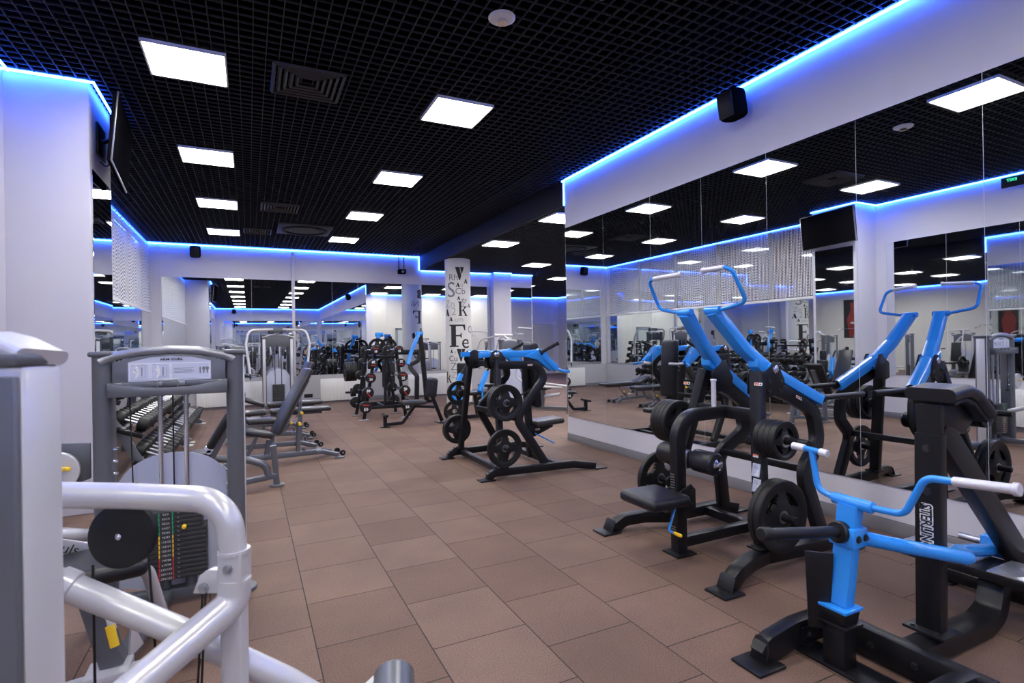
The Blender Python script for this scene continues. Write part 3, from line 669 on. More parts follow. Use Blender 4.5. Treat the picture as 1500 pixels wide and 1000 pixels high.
rv = t.part('lever_rest', BLACK, G().box((2.345, 1.545, .105), (.085, .10, .19), .006).box((2.345, 1.545, .204), (.12, .14, .01), .003))
t.part('rubber_cup', RUBBER, G().box((2.345, 1.545, .237), (.095, .11, .056), .006, None, 2, (1.16, 1.16)), rv)
t.part('guide_plate', BLACK, G().prism([(-.05, .16), (.035, .16), (.055, .50), (-.06, .50)], (2.30, 1.60, 0), (.72, -.69, 0), (0, 0, 1), .012, .002))
lv = t.part('lever_post', BLUE, G().box((2.35, 1.545, .272), (.125, .135, .014), .003).beam((2.355, 1.542, .28), (2.40, 1.52, .72), .085, .06, (0, 1, 0), .005))
t.part('clamp', BLUE, G().box((2.39, 1.527, .585), (.10, .115, .085), .006), lv)
t.bolts([(2.37, 1.468, .585), (2.42, 1.468, .585)], (0, -1, 0), .011, lv)
t.part('handle_sleeve', BLUE, G().cyl((2.405, 1.60, .732), (2.405, 1.425, .728), .026, 18, .003), lv)
t.part('handle_tube', BLUE, G().tube([(2.405, 1.59, .732), (2.405, 1.675, .75), (2.40, 1.70, .93)], .0145, .05).tube([(2.405, 1.43, .728), (2.405, 1.30, .735), (2.40, 1.22, .905), (2.40, 1.08, .913)], .0145, .06).cyl((2.40, 1.755, .935), (2.40, 1.655, .93), .0135), lv)
t.part('far_grip', GRIP, G().cyl((2.40, 1.80, .937), (2.40, 1.735, .934), .018, 18, .003), lv); t.part('far_grip', GRIP, G().cyl((2.40, 1.66, .93), (2.40, 1.62, .926), .018, 18, .003), lv)
t.part('near_grip', GRIP, G().cyl((2.40, 1.125, .911), (2.40, .93, .925), .0185, 18, .003).cyl((2.40, .945, .924), (2.40, .925, .926), .024, 18, .003), lv)
t.part('lever_tube', BLUE, G().tube([(2.43, 1.50, .575), (2.60, 1.40, .535), (2.86, 1.285, .475), (3.02, 1.40, .44), (3.45, 1.47, .345), (3.62, 1.49, .325)], .031, .07, 18), lv)
t.part('pivot_block', BLUE, G().box((3.60, 1.485, .335), (.11, .12, .10), .006), lv)
t.part('pivot_axle', STEEL, G().cyl((3.60, 1.30, .335), (3.60, 1.66, .335), .02))
t.part('loading_peg', BLACK, G().cyl((2.37, 1.535, .60), (1.90, 1.545, .665), .025, 20, .004).cyl((2.36, 1.535, .60), (2.32, 1.535, .607), .048, 20, .006), lv)
t.part('peg_cap', RUBBER, G().cyl((1.915, 1.545, .663), (1.86, 1.546, .671), .029, 20, .006), lv)
cp = t.part('chest_post', BLACK, G().beam((2.785, 1.40, .12), (2.79, 1.395, 1.02), .105, .06, (0, 1, 0)))
t.part('base_plate', BLACK, G().box((2.785, 1.40, .128), (.15, .17, .014), .004)); t.bolts([(2.73, 1.45, .136), (2.73, 1.35, .136)], (0, 0, 1))
t.part('inner_post', BLACK, G().beam((2.79, 1.395, 1.0), (2.792, 1.393, 1.15), .092, .05, (0, 1, 0)), cp)
t.bolts([(2.759, 1.395, .955), (2.757, 1.395, .76)], (-1, 0, 0), .013)
pd = t.part('chest_pad', VINYL, G().sweep(fillet([(2.80, 1.40, 1.195), (2.95, 1.40, 1.212), (3.03, 1.40, 1.185), (3.15, 1.40, 1.09)], .1, 6), rrect(.21, .06, .028, 5), (0, 1, 0)))
t.part('pad_board', BLACK, G().sweep(fillet([(2.83, 1.40, 1.158), (2.94, 1.40, 1.172), (3.01, 1.40, 1.148), (3.12, 1.40, 1.06)], .1, 6), rrect(.17, .018, .004), (0, 1, 0)), pd)
t.part('pad_bracket', BLACK, G().prism([(2.80, 1.06), (2.90, 1.04), (3.02, 1.0), (3.10, 1.06), (2.97, 1.155), (2.80, 1.15)], (0, 1.40, 0), (1, 0, 0), (0, 0, 1), .07, .004), pd)
t.part('rear_brace', BLACK, G().beam((2.86, 1.40, 1.04), (3.68, 1.40, .22), .07, .12, (0, 1, 0)))
t.part('spine', BLACK, G().path([(2.62, 1.40, .055), (3.20, 1.40, .05), (3.31, 1.40, .09), (3.40, 1.41, .26)], .11, .085, (0, 1, 0), .1))
t.part('rear_foot_beam', BLACK, G().beam((3.72, 1.80, .055), (3.72, 1.0, .055), .065, .07, (1, 0, 0)).beam((3.42, 1.40, .25), (3.72, 1.40, .07), .08, .07, (0, 1, 0)))
foot(t, (3.74, 1.80, 0), .15, .13); foot(t, (3.74, 1.0, 0), .15, .13)
pf = t.part('platform', BLACK, G().beam((3.375, 1.84, .277), (3.375, .98, .277), .25, .045, (1, 0, 0)))
for a, b in ((1.82, 1.47), (1.39, 1.0)): t.part('tread_plate', TREAD, G().box((3.375, (a+b)/2, .304), (.25, a-b, .008), .002), pf)
pl = on_plane((2.7535, 1.40, .600), (0, 0, -1), (0, -1, 0))
t.part('letter_outline', WHITE, text_g('STERLING', .062, lambda a, b, c=0.: pl(a*.74, b, c), .0004, 1.02, bold=.0062), label='white outline of the lettering on the post')
pl2 = on_plane((2.7525, 1.40, .600), (0, 0, -1), (0, -1, 0))
t.part('lettering', INK, text_g('STERLING', .062, lambda a, b, c=0.: pl2(a*.74, b, c), .0004, 1.02, bold=.0012))
t.part('type_label', WHITE, G().box((2.695, 1.349, .07), (.035, .001, .018)))

# ------------------------------------------------------------------ plate loaded chest press in the middle of the hall
Ym = 5.95
t = PRESS = Thing('chest_press_machine', 'black plate loaded chest press with blue arms at the corner of the mirror wall', 'exercise machine', (2.8, Ym, 0))
for s in (-1, 1):
    P = lambda x, b, z: V((x, Ym + s*b, z))
    t.part('floor_beam', BLACK, G().path([P(2.27, .635, .035), P(2.34, .635, .075), P(3.30, .70, .075), P(3.56, .745, .03)], .062, .08, (0, 1, 0), .06))
    foot(t, P(2.25, .635, 0), .17, .13); foot(t, P(3.61, .75, 0), .16, .12)
    t.part('end_plate', BLACK, G().prism([(-.04, 0), (.04, 0), (.034, .085), (-.034, .085)], P(2.255, .635, .014), (0, 1, 0), (.35, 0, 1), .008, .002))
    t.part('upright', BLACK, G().beam(P(2.43, .62, .10), P(2.50, .40, 1.27), .08, .06, (0, 1, 0)))
    t.part('base_plate', BLACK, G().box(P(2.43, .625, .122), (.15, .10, .012), .003)); t.bolts([P(2.38, .625, .13), P(2.48, .625, .13)], (0, 0, 1))
    for bb in (.395, .255):
        t.part('pivot_bracket', BLACK, G().prism([(2.44, 1.36), (2.50, 1.385), (2.56, 1.36), (2.62, 1.27), (2.60, 1.19), (2.52, 1.15), (2.45, 1.18), (2.41, 1.27)], (0, Ym + s*bb, 0), (1, 0, 0), (0, 0, 1), .01, .002))
    t.bolts([P(2.46, .402, 1.26), P(2.57, .402, 1.25), P(2.52, .402, 1.19)], (0, s, 0), .01)
    t.part('rear_frame', BLACK, G().path([P(2.50, .43, 1.215), P(2.96, .47, 1.205), P(3.07, .48, 1.06), P(2.66, .55, .62), P(2.98, .62, .10)], .06, .09, (0, 1, 0), .12, .008, 8))
    sticker(t, P(2.87, .465 + .036, 1.205), (s*-1, 0, 0) if s < 0 else (-1, 0, 0), (0, 0, 1))
    lv = t.part('lever_arm', BLUE, G().path([P(2.50, .325, 1.335), P(2.80, .36, 1.33), P(3.04, .40, 1.345), P(3.26, .42, 1.145)], .085, .075, (0, 1, 0), .05, .01).prism([(2.85, 1.30), (3.04, 1.39), (3.12, 1.35), (3.25, 1.17), (3.18, 1.12), (3.0, 1.26)], (0, Ym + s*.40, 0), (1, 0, 0), (0, 0, 1), .08, .006))
    t.part('pivot_sleeve', BLUE, G().cyl(P(2.5, .27, 1.335), P(2.5, .385, 1.335), .045), lv)
    t.part('pivot_cap', CHROME, G().lathe([(.032, 0), (.032, .012), (.014, .02)], P(2.5, .40, 1.335), (0, s, 0), 20), lv)
    t.part('upper_grip', RUBBER, G().cyl(P(3.04, .44, 1.34), P(3.27, .45, 1.445), .02, 18, .004).cyl(P(3.035, .44, 1.338), P(3.055, .44, 1.347), .034, 18, .004).cyl(P(3.262, .45, 1.441), P(3.275, .45, 1.447), .025, 18, .003), lv)
    t.part('lower_handle', BLUE, G().tube([P(3.26, .44, 1.145), P(3.30, .53, 1.12), P(3.36, .56, 1.115)], .016, .04), lv)
    t.part('inner_grip', GRIP, G().tube([P(3.27, .40, 1.145), P(3.32, .33, 1.135), P(3.34, .20, 1.135)], .018, .03), lv)
    t.part('rear_counter_arm', BLUE, G().beam(P(2.50, .30, 1.335), P(2.34, .27, 1.325), .075, .06, (0, 1, 0)), lv)
    horn(t, P(2.445, .58, .82), P(2.445, .80, .825)); horn(t, P(2.43, .62, .345), P(2.425, .85, .348))
t.part('upper_cross_member', BLACK, G().beam((2.53, Ym - .42, 1.22), (2.53, Ym + .42, 1.22), .06, .07, (1, 0, 0)))
t.part('middle_cross_member', BLACK, G().beam((2.64, Ym - .55, .63), (2.64, Ym + .55, .63), .055, .06, (1, 0, 0)))
t.part('floor_cross_member', BLACK, G().beam((2.45, Ym - .62, .07), (2.45, Ym + .62, .07), .07, .06, (1, 0, 0)))
t.part('floor_cross_member', BLACK, G().beam((3.14, Ym - .68, .07), (3.14, Ym + .68, .07), .07, .06, (1, 0, 0)))
t.part('seat_post', BLACK, G().beam((3.12, Ym, .05), (3.06, Ym, 1.22), .075, .075, (0, 1, 0)).beam((2.53, Ym, 1.2), (3.05, Ym, 1.2), .06, .06, (0, 1, 0)))
t.part('seat', VINYLTOP, G().box((3.34, Ym, .47), (.40, .30, .07), .03, Euler((0, -.06, 0)), 4))
t.part('seat_bracket', BLACK, G().prism([(3.08, .30), (3.16, .30), (3.42, .40), (3.42, .44), (3.08, .44)], (0, Ym, 0), (1, 0, 0), (0, 0, 1), .09, .004))
sticker(t, (3.2, Ym - .048, .385), (1, 0, 0), (0, 0, 1), .06, .022)
al = t.part('adjuster_lever', BLUE, G().tube([(3.16, Ym - .05, .34), (3.36, Ym - .18, .22)], .008))
t.part('backrest', VINYL, G().box((3.16, Ym, 1.06), (.09, .30, .80), .04, Euler((0, -.05, 0)), 4))
t.part('cable_stop', RUBBER, G().tube([(2.66, Ym - .5, .83), (3.07, Ym - .15, .90)], .012))
gp = 'weight plates on the chest press in the middle of the hall'
plate_stack((2.445, Ym - .76, .825), (0, -1, 0), 2, .195, 'the near upper peg of the chest press', gp)
plate_stack((2.425, Ym - .76, .348), (0, -1, 0), 1, .20, 'the near lower peg of the chest press', gp)
plate_stack((2.445, Ym + .72, .825), (0, 1, 0), 1, .155, 'the far upper peg of the chest press', gp)
plate_stack((2.425, Ym + .78, .348), (0, 1, 0), 2, .185, 'the far lower peg of the chest press', gp)

# ------------------------------------------------------------------ weight stack machines
def stack_numbers(t, par, x, y, z0, dz, n, lbs, small=False):
    pl = on_plane((x, y, 0), (1, 0, 0), (0, 0, 1))
    for i in range(n):
        z = z0 - i*dz; c = GREEN if i < 5 else (YELLOW if i < 10 else RED)
        t.part('colour_mark', c, G().box((x - .033, y, z), (.006, .001, dz*.8)).box((x + .033, y, z), (.006, .001, dz*.8)), par)
        a, b = lbs[i]
        t.part('number', WHITE, text_g('%d/%d' % (a, b), dz*.62, lambda u, v, c=0., zz=z: V((x + u, y - c - .0005, zz + v)), .0003, 1.05, res=1), par)
LBS = [(20, 9), (30, 14), (45, 20), (60, 27), (75, 34), (95, 43), (115, 52), (135, 61), (155, 70), (175, 79), (195, 88), (215, 98), (235, 107), (255, 116), (275, 125)]
t = ARM = Thing('arm_curl_machine', 'grey arm curl machine with a placard on its weight stack tower', 'exercise machine', (-.4, 3.5, 0))
yT = 3.68
for x, w in ((-.078, .094), (-.722, .094)):
    t.part('post', GREY, G().sweep([(x, yT, .02), (x, yT, 1.425)], rrect(w, .15, .04, 4), (1, 0, 0)).box((x, yT, 1.44), (w + .02, .17, .03), .012, None, 3))
    if x > -.5: t.part('edge_strip', SILVER, G().box((x + .046, yT, .72), (.012, .09, 1.38), .004))
    t.part('foot_disc', GREY, G().cyl((x + .02, yT, 0), (x + .02, yT, .022), .085, 24, .004))
h = t.part('header', GREY, G().prism([(-.675, 1.205), (-.125, 1.205), (-.125, 1.39), (-.25, 1.43), (-.40, 1.442), (-.55, 1.43), (-.675, 1.39)], (0, yT - .03, 0), (1, 0, 0), (0, 0, 1), .07, .006))
t.part('arched_bar', STEELGREY, G().sweep(fillet([(-.725, yT - .06, 1.395), (-.68, yT - .06, 1.425), (-.54, yT - .06, 1.452), (-.40, yT - .06, 1.46), (-.26, yT - .06, 1.452), (-.12, yT - .06, 1.42), (-.082, yT - .06, 1.395)], .3, 5), rrect(.05, .045, .02, 4), (0, 1, 0)))
pc = t.part('placard', PRINTBLUE, G().prism([(-.60, 1.284), (-.20, 1.284), (-.20, 1.392), (-.30, 1.416), (-.40, 1.423), (-.50, 1.416), (-.60, 1.392)], (0, yT - .069, 0), (1, 0, 0), (0, 0, 1), .004))
yp = yT - .0725
pl = on_plane((-.395, yp, 1.405), (1, 0, 0), (0, 0, 1))
t.part('lettering', INK, text_g('ARM CURL', .017, lambda a, b, c=0.: V((-.395 + a*1.25, yp - c, 1.404 + b)), .0004, 1.1, bold=.0006), pc)
for k, x in enumerate((-.548, -.448)):
    t.part('picture_frame', WHITE, G().box((x, yp + .0004, 1.338), (.094, .001, .092)), pc)
    t.part('picture_field', PRINTBLUE, G().box((x, yp, 1.338), (.088, .0012, .086)), pc)
    fg = G().cyl((x - .012, yp, 1.363), (x - .012, yp - .001, 1.363), .006, 10).prism([(-.02, -.0), (-.004, 0), (-.003, .022), (-.018, .022)], (x, yp - .0006, 1.333), (1, 0, 0), (0, 0, 1), .001).prism([(-.02, -.03), (-.012, -.03), (.0, .002), (-.012, .006)], (x, yp - .0006, 1.332), (1, 0, 0), (0, 0, 1), .001)
    fg.prism([(-.018, .02), (-.03, .006 + k*.012), (-.026, .0 + k*.012), (-.012, .012)], (x, yp - .0006, 1.333), (1, 0, 0), (0, 0, 1), .001)
    t.part('figure', WHITE, fg, pc)
    t.part('outline', GREYINK, G().box((x + .01, yp - .0006, 1.372), (.036, .001, .0015)).box((x + .028, yp - .0006, 1.338), (.0015, .001, .066)).box((x + .012, yp - .0006, 1.338), (.005, .001, .05)).box((x + .008, yp - .0006, 1.306), (.04, .001, .0015)), pc)
    t.part('caption', GREYINK, G().box((x - .03, yp - .0006, 1.377), (.014, .001, .002)), pc)
t.part('picture_frame', WHITE, G().box((-.302, yp + .0004, 1.338), (.19, .001, .092)), pc); t.part('picture_field', PRINTBLUE, G().box((-.302, yp, 1.338), (.184, .0012, .086)), pc)
t.part('text_lines', GREYINK, sum_g([G().box((-.335 - (i % 2)*.004, yp - .0008, 1.352 - i*.008), (.10 - (i % 2)*.012, .001, .0022)) for i in range(4)]), pc)
for i in range(3): t.part('muscle_figure', GREYINK, G().prism([(-.003, -.022), (.003, -.022), (.004, -.006), (.009 if i else .004, .006), (.006 if i else .003, .016), (-.006 if i else -.003, .016), (-.009 if i else -.004, .006), (-.004, -.006)], (-.254 + i*.018, yp - .0008, 1.342), (1, 0, 0), (0, 0, 1), .001), pc)
tr = t.part('tray', GREY, G().prism([(-.685, 1.205), (-.115, 1.205), (-.115, 1.285), (-.28, 1.252), (-.40, 1.247), (-.52, 1.252), (-.685, 1.285)], (0, yT - .10, 0), (1, 0, 0), (0, 0, 1), .07, .004))
t.part('tray_lip', STEELGREY, G().box((-.40, yT - .068, 1.268), (.56, .01, .025), .003), tr)
for a, b in ((-.63, -.46), (-.44, -.36), (-.33, -.16)): t.part('tray_recess', GREY, G().box(((a+b)/2, yT - .076, 1.266), (b - a, .012, .03), .005), tr)
t.part('wire_holder', STEEL, G().tube([(-.455, yT - .14, 1.25), (-.455, yT - .14, 1.295), (-.36, yT - .14, 1.295), (-.36, yT - .14, 1.25)], .003, .008, 8), tr)
for x in (-.461, -.334): t.part('guide_rod', CHROME, G().cyl((x, yT, .15), (x, yT, 1.21), .013, 16))
t.part('cable', RUBBER, G().cyl((-.398, yT - .01, .55), (-.398, yT - .01, 1.21), .004, 8)); t.part('cable', RUBBER, G().cyl((-.588, yT - .05, .72), (-.598, yT - .05, 1.21), .0035, 8))
dz = .0258
for i in range(15):
    z = .543 - (i + .5)*dz; o = .0 if i else .0
    wd = .30 if i > 3 else .27
    sl = t.part('stack_plate', STACK, G().box((-.385 - (.30 - wd)*.2, yT - .01, z), (wd, .12, dz - .0015), .003))
    if i == 3: t.part('selector_pin', YELLOW, G().cyl((-.345, yT - .07, z), (-.345, yT - .10, z), .012, 14, .004), sl)
    t.part('pin_hole', STEEL, G().box((-.375, yT - .071, z), (.010, .002, .004)), sl)
ns = t.part('number_strip', STACK, G().box((-.435, yT - .0715, .35), (.085, .001, .386)))
stack_numbers(t, ns, -.435, yT - .0725, .543 - .5*dz, dz, 15, LBS)
for x in (-.45, -.32): t.part('stack_support', GREY, G().cyl((x, yT, .085), (x, yT, .158), .03, 18).cyl((x, yT, .085), (x, yT, .095), .038, 18))
t.part('base_beam', GREY, G().beam((-.74, yT, .06), (-.06, yT, .06), .075, .06, (0, 1, 0)))
arc = [(-.685, .10), (-.685, .70)] + [(-.41 - .275*math.cos(a), .66 + .19*math.sin(a)) for a in [PI*.1 + i*PI*.8/14 for i in range(15)]] + [(-.135, .70), (-.135, .10), (-.30, .06), (-.52, .06)]
t.part('shroud', SHROUD, G().prism(arc, (0, yT + .10, 0), (1, 0, 0), (0, 0, 1), .008))
t.part('cable_block', BLACK, G().box((-.60, yT - .05, .715), (.07, .03, .018), .003))
for z in (.917, .85, .783): t.part('end_stop', CHROME, G().cyl((-.678, yT - .04, z), (-.655, yT - .04, z), .008, 12, .002))
t.part('side_cover', GREY, G().prism([(-.17, 0), (0, .06), (0, .255), (-.16, .265), (-.12, .13)], (-.79, yT + .02, .70), (1, 0, 0), (0, 0, 1), .02, .004))
cm = t.part('cam_wheel', SILVER, G().cyl((-.93, yT - .04, .82), (-.93, yT - .01, .82), .105, 28, .004)); t.part('cam_handle', YELLOW, G().cyl((-.90, yT - .05, .835), (-.86, yT - .09, .84), .012, 12, .004), cm)
# seat side in front of the tower
t.part('base_beam', BENCHGREY, G().beam((-.44, yT, .065), (-.56, 2.80, .065), .07, .06, (1, 0, 0)))
t.part('front_foot_beam', SILVER, G().tube([(-1.0, 2.78, .06), (-.20, 2.93, .06)], .032)); t.part('foot_bracket', SILVER, G().box((-.56, 2.86, .08), (.16, .15, .05), .008))
sp = t.part('seat_post', GREY, G().beam((-.545, 2.88, .10), (-.66, 2.93, .50), .085, .075, (1, 0, .2)))
t.part('gusset', SILVER, G().prism([(0, 0), (.12, 0), (.02, .16)], (-.50, 2.93, .09), (.3, 1, 0), (0, 0, 1), .008), sp)
lv = t.part('latch_lever', SILVER, G().beam((-.565, 2.84, .39), (-.535, 2.815, .28), .03, .012, (1, 0, 0))); t.part('latch_tip', YELLOW, G().beam((-.545, 2.81, .30), (-.525, 2.795, .215), .034, .016, (1, 0, 0)), lv)
t.part('latch_pin', CHROME, G().cyl((-.60, 2.85, .345), (-.52, 2.85, .345), .011, 14, .003), lv)
t.part('seat', VINYL, G().box((-.63, 2.85, .545), (.44, .34, .075), .035, Euler((0, -.02, .15)), 4))
t.part('arm_frame', SILVER, G().tube([(-.62, yT - .02, .42), (-.76, 3.2, .60), (-1.05, 3.05, .72)], .03, .1)); t.part('support_tube', SILVER, G().tube([(-.55, 3.0, .46), (-.46, 3.15, .40), (-.42, 3.3, .10)], .03, .12))

pl = on_plane((-.715, 2.985, .60), (.88, .30, -.42), (.42, -.05, .88)); up_ = V((-.02, -.03, -.02))
t.part('plate_cover', SILVER, G().box((-.73, 3.0, .60), (.20, .012, .07), .004, MX((V((.88, .30, -.42)).normalized(), V((.42, -.05, .88)).cross(V((.88, .30, -.42))).normalized(), V((.42, -.05, .88)).normalized())).transposed()))
t.part('lettering', INK, text_g('uls', .06, lambda a, b, c=0.: pl(a, b, c + .012), .0006))
# ------------------------------------------------------------------ silver machine in the foreground
t = FGM = Thing('cable_press_machine', 'large silver tube machine with a round black pulley close to the viewer', 'exercise machine', (-.2, 1.7, 0))
c0, c1, c3 = V((-.379, 1.296, 0)), V((-.340, 1.388, 0)), V((-.556, 1.44, 0)); c2 = c1 + c3 - c0
pw = t.part('tower_post', SILVER, G().prism([(p.x, p.y) for p in (c0, c1, c2, c3)], (0, 0, .722), (1, 0, 0), (0, 1, 0), 1.436, .012))
dn = (c0 - c1).normalized(); a, b = c0 + (c3 - c0)*.02 + dn*.006, c3 + dn*.006
t.part('shaded_front', GREY, G().prism([(0, .02), ((b-a).length, .02), ((b-a).length, 1.42), (0, 1.42)], a, b - a, (0, 0, 1), .012, .003), pw)  # darker grey sheet paints the shading on the post's front face
mid = (c0 + c2)/2; xd = (c3 - c0).normalized()
t.part('cap', GREY, G().prism([(p.x, p.y) for p in (c0 + dn*.010, c1, c2, c3 + dn*.010)], (0, 0, 1.451), (1, 0, 0), (0, 1, 0), .024, .006), pw)
e0 = (c0 + c1)/2
t.part('cap_top', SILVER, G().sweep([e0 + V((0, 0, 1.455)), e0 + xd*.03 + V((0, 0, 1.466)), e0 + xd*.08 + V((0, 0, 1.484)), e0 + xd*.13 + V((0, 0, 1.492)), e0 + xd*.21 + V((0, 0, 1.482))], rrect(.098, .03, .013, 3), dn), pw)
t.part('upper_tube', SILVER, G().tube([(-.62, 1.97, 1.072), (-.30, 1.815, 1.06), (-.06, 1.695, 1.045), (-.044, 1.689, .87)], .0355, .15, 22, 12))
t.part('sleeve', SILVER, G().sweep([(-.044, 1.689, .905), (-.044, 1.689, .815)], rrect(.068, .068, .012, 3), (.9, -.437, 0)).cyl((-.044, 1.689, .91), (-.044, 1.689, .90), .041, 20))
t.bolts([(-.06, 1.655, .868)], (-.437, -.9, 0), .009, None, STEEL)
t.part('lower_arm', SILVER, G().tube([(-.044, 1.689, .83), (-.046, 1.688, .765), (-.262, 1.555, .66), (-.52, 1.37, .52)], .042, .09, 22, 8))
t.part('cable_bracket', SILVER, G().prism([(-.075, -.03), (.0, -.03), (.0, .035), (-.03, .035), (-.055, .02)], (-.075, 1.70, .825), (.9, -.437, 0), (0, 0, 1), .03, .004)); t.bolts([(-.12, 1.695, .815)], (-.437, -.9, 0), .01, None, STEEL)
t.part('leg', SILVER, G().sweep([(-.046, 1.692, .78), (-.05, 1.695, .03)], rrect(.062, .05, .012, 3), (.9, -.437, 0)))
t.part('diagonal_tube', SILVER, G().tube([(-.62, 1.87, .935), (-.452, 1.832, .84), (-.19, 1.765, .685), (.09, 1.745, .475), (.20, 1.75, .37)], .036, .2, 20)); t.part('collar', SILVER, G().cyl((-.47, 1.838, .85), (-.43, 1.828, .828), .042, 22, .004))
t.part('base_rail', SILVER, G().tube([(.20, 1.75, .375), (.22, 1.755, .05), (-.1, 1.6, .045), (-.6, 1.40, .045)], .036, .05, 18))
pv = t.part('pulley', RUBBER, G().lathe([(.02, -.018), (.072, -.018), (.09, -.012), (.083, 0), (.09, .012), (.072, .018), (.02, .018)], (-.330, 1.885, .936), (-.36, -.91, .10), 40))
t.part('pulley_bolt', CHROME, G().lathe([(.009, 0), (.009, .006), (.004, .01)], (-.3375, 1.867, .938), (-.36, -.91, .10), 16), pv)
t.part('pulley_bracket', SILVER, G().beam((-.318, 1.925, .94), (-.305, 1.90, 1.06), .05, .012, (1, 0, 0)), pv)
t.part('cable', RUBBER, G().cyl((-.405, 1.90, .86), (-.40, 1.88, .30), .0035, 8)); t.part('cable', RUBBER, G().cyl((-.268, 1.855, .90), (-.235, 1.79, .42), .0035, 8)); t.part('cable', RUBBER, G().cyl((-.115, 1.70, .80), (-.135, 1.72, .45), .003, 8)); t.part('cable', RUBBER, G().cyl((-.123, 1.705, .80), (-.145, 1.725, .45), .003, 8))
rl = t.part('foot_roller', BENCHGREY, G().lathe([(.03, 0), (.064, .004), (.07, .014), (.07, .13), (.062, .14)], (.41, 1.78, .268), (.16, .62, .20), 28)); t.part('roller_end', RUBBER, G().cyl((.4105, 1.783, .2695), (.4035, 1.757, .261), .056, 24, .006), rl)
t.part('roller_arm', SILVER, G().tube([(.2, 1.75, .26), (.30, 1.86, .29), (.40, 1.92, .31)], .016, .04))

# ------------------------------------------------------------------ benches
def bench(x, y, rz, ba, sa, label, seat_h=.44, rl=0.):
    t = Thing('weight_bench', label, 'weight bench', (0, 0, 0), 'padded weight benches in a row')
    t.part('base_beam', BENCHGREY, G().path([(-.62, 0, .05), (-.52, 0, .115), (.55 + rl, 0, .085)], .055, .065, (0, 1, 0), .12))
    t.part('front_foot', BENCHGREY, G().tube([(-.63, -.22, .035), (-.64, 0, .05), (-.63, .22, .035)], .028, .1))
    for s in (-1, 1):
        t.part('rear_foot', BENCHGREY, G().path([(.50 + rl, s*.035, .085), (.58 + rl, s*.06, .09), (.74 + rl, s*.16, .045)], .06, .055, (.5*s, -1, 0) if 0 else (s*.8, -1, 0), .05))
        t.part('foot_plate', BENCHGREY, G().box((.76 + rl, s*.17, .012), (.11, .09, .022), .006, Euler((0, 0, s*.5))))
        w = t.part('wheel', RUBBER, G().cyl((.82 + rl, s*.12, .05), (.82 + rl, s*.085, .05), .036, 18, .006)); t.part('wheel_bolt', STEEL, G().cyl((.82 + rl, s*.122, .05), (.82 + rl, s*.115, .05), .012, 12), w)
    hz = seat_h - .04
    t.part('seat_support', BENCHGREY, G().beam((-.16, 0, .10), (-.12, 0, hz - .02), .05, .06, (0, 1, 0)).beam((-.40, 0, .11), (-.30, 0, hz - .05), .04, .045, (0, 1, 0)))
    c, s_ = math.cos(sa), math.sin(sa)
    t.part('seat', VINYLTOP, G().box((-.10 - .19*c, 0, seat_h + .19*s_), (.38, .30, .075), .03, Euler((0, sa, 0)), 4))
    d = V((math.cos(ba), 0, math.sin(ba))); n = V((-d.z, 0, d.x)); h0 = V((-.06, 0, seat_h))
    bk = t.part('backrest', VINYLTOP, G().box(h0 + d*.46, (.90, .29, .07), .03, Euler((0, -ba, 0)), 4))
    t.part('back_frame', BENCHGREY, G().beam(h0 - n*.06 + d*.02, h0 - n*.06 + d*.78, .06, .03, (0, 1, 0)), bk)
    q = h0 - n*.075 + d*(.50 if ba > .5 else .42); b0 = V((.22 if ba > .5 else .12, 0, .11))
    ld = t.part('ladder_bar', STEEL, G().beam(q, q + (b0 - q)*.45, .035, .012, (0, 1, 0), .003)); t.part('ladder_sleeve', BENCHGREY, G().beam(q + (b0 - q)*.42, b0, .05, .045, (0, 1, 0)), ld)
    g = G()
    for i in range(6): e = q + (b0 - q)*(.05 + i*.065); g.box(e, (.014, .014, .022), .002)
    if ba > .5: t.part('ladder_hole', INK, g, ld)
    kp = q + (b0 - q)*.45; t.part('knob', YELLOW, G().cyl(kp + V((0, -.03, 0)), kp + V((0, -.075, 0)), .022, 16, .006), ld)
    t.part('transport_peg', BENCHGREY, G().cyl((.30, 0, .10), (.29, 0, .17), .018, 14, .004))
    t.o.location = (x, y, 0); t.o.rotation_euler = (0, 0, rz); return t
bench(.33, 7.38, .20, 1.08, .25, 'bench with raised backrest, in front of the other benches, its slotted ladder bar showing', .37, -.06)
bench(.42, 8.25, .16, 1.06, .05, 'bench half hidden behind the one with the raised slotted backrest', .44, -.34)
bench(.33, 9.25, .03, .0, .0, 'flat black bench, second from the back wall in the row', .45, -.24)
bench(.33, 10.4, .02, .0, .35, 'flat black bench nearest the back wall with a tilted seat end', .45, -.24)
t = Thing('incline_bench', 'fixed incline bench just behind the arm curl machine tower', 'weight bench', (0, 6.1, 0))
t.part('backrest', VINYL, G().box((-.205, 6.02, .76), (.60, .28, .075), .03, Euler((0, -1.05, 0)), 4))
t.part('back_frame', BENCHGREY, G().beam((-.38, 6.04, .35), (-.08, 6.04, .92), .07, .09, (0, 1, 0)))
t.part('side_rail', BENCHGREY, G().beam((-.36, 5.94, .46), (-.20, 5.94, .74), .03, .03, (0, 1, 0)))
t.part('pivot', CHROME, G().cyl((-.355, 5.90, .47), (-.355, 6.10, .47), .025, 18, .004).cyl((-.355, 5.90, .50), (-.355, 5.93, .50), .04, 18, .004))
t.part('seat', VINYL, G().box((-.44, 6.05, .43), (.2, .30, .07), .03, None, 4))
t.part('front_post', BENCHGREY, G().beam((.245, 6.22, .02), (.215, 6.20, .43), .06, .06, (0, 1, 0))); t.part('foot_disc', BENCHGREY, G().cyl((.245, 6.22, 0), (.245, 6.22, .022), .075, 22, .004))
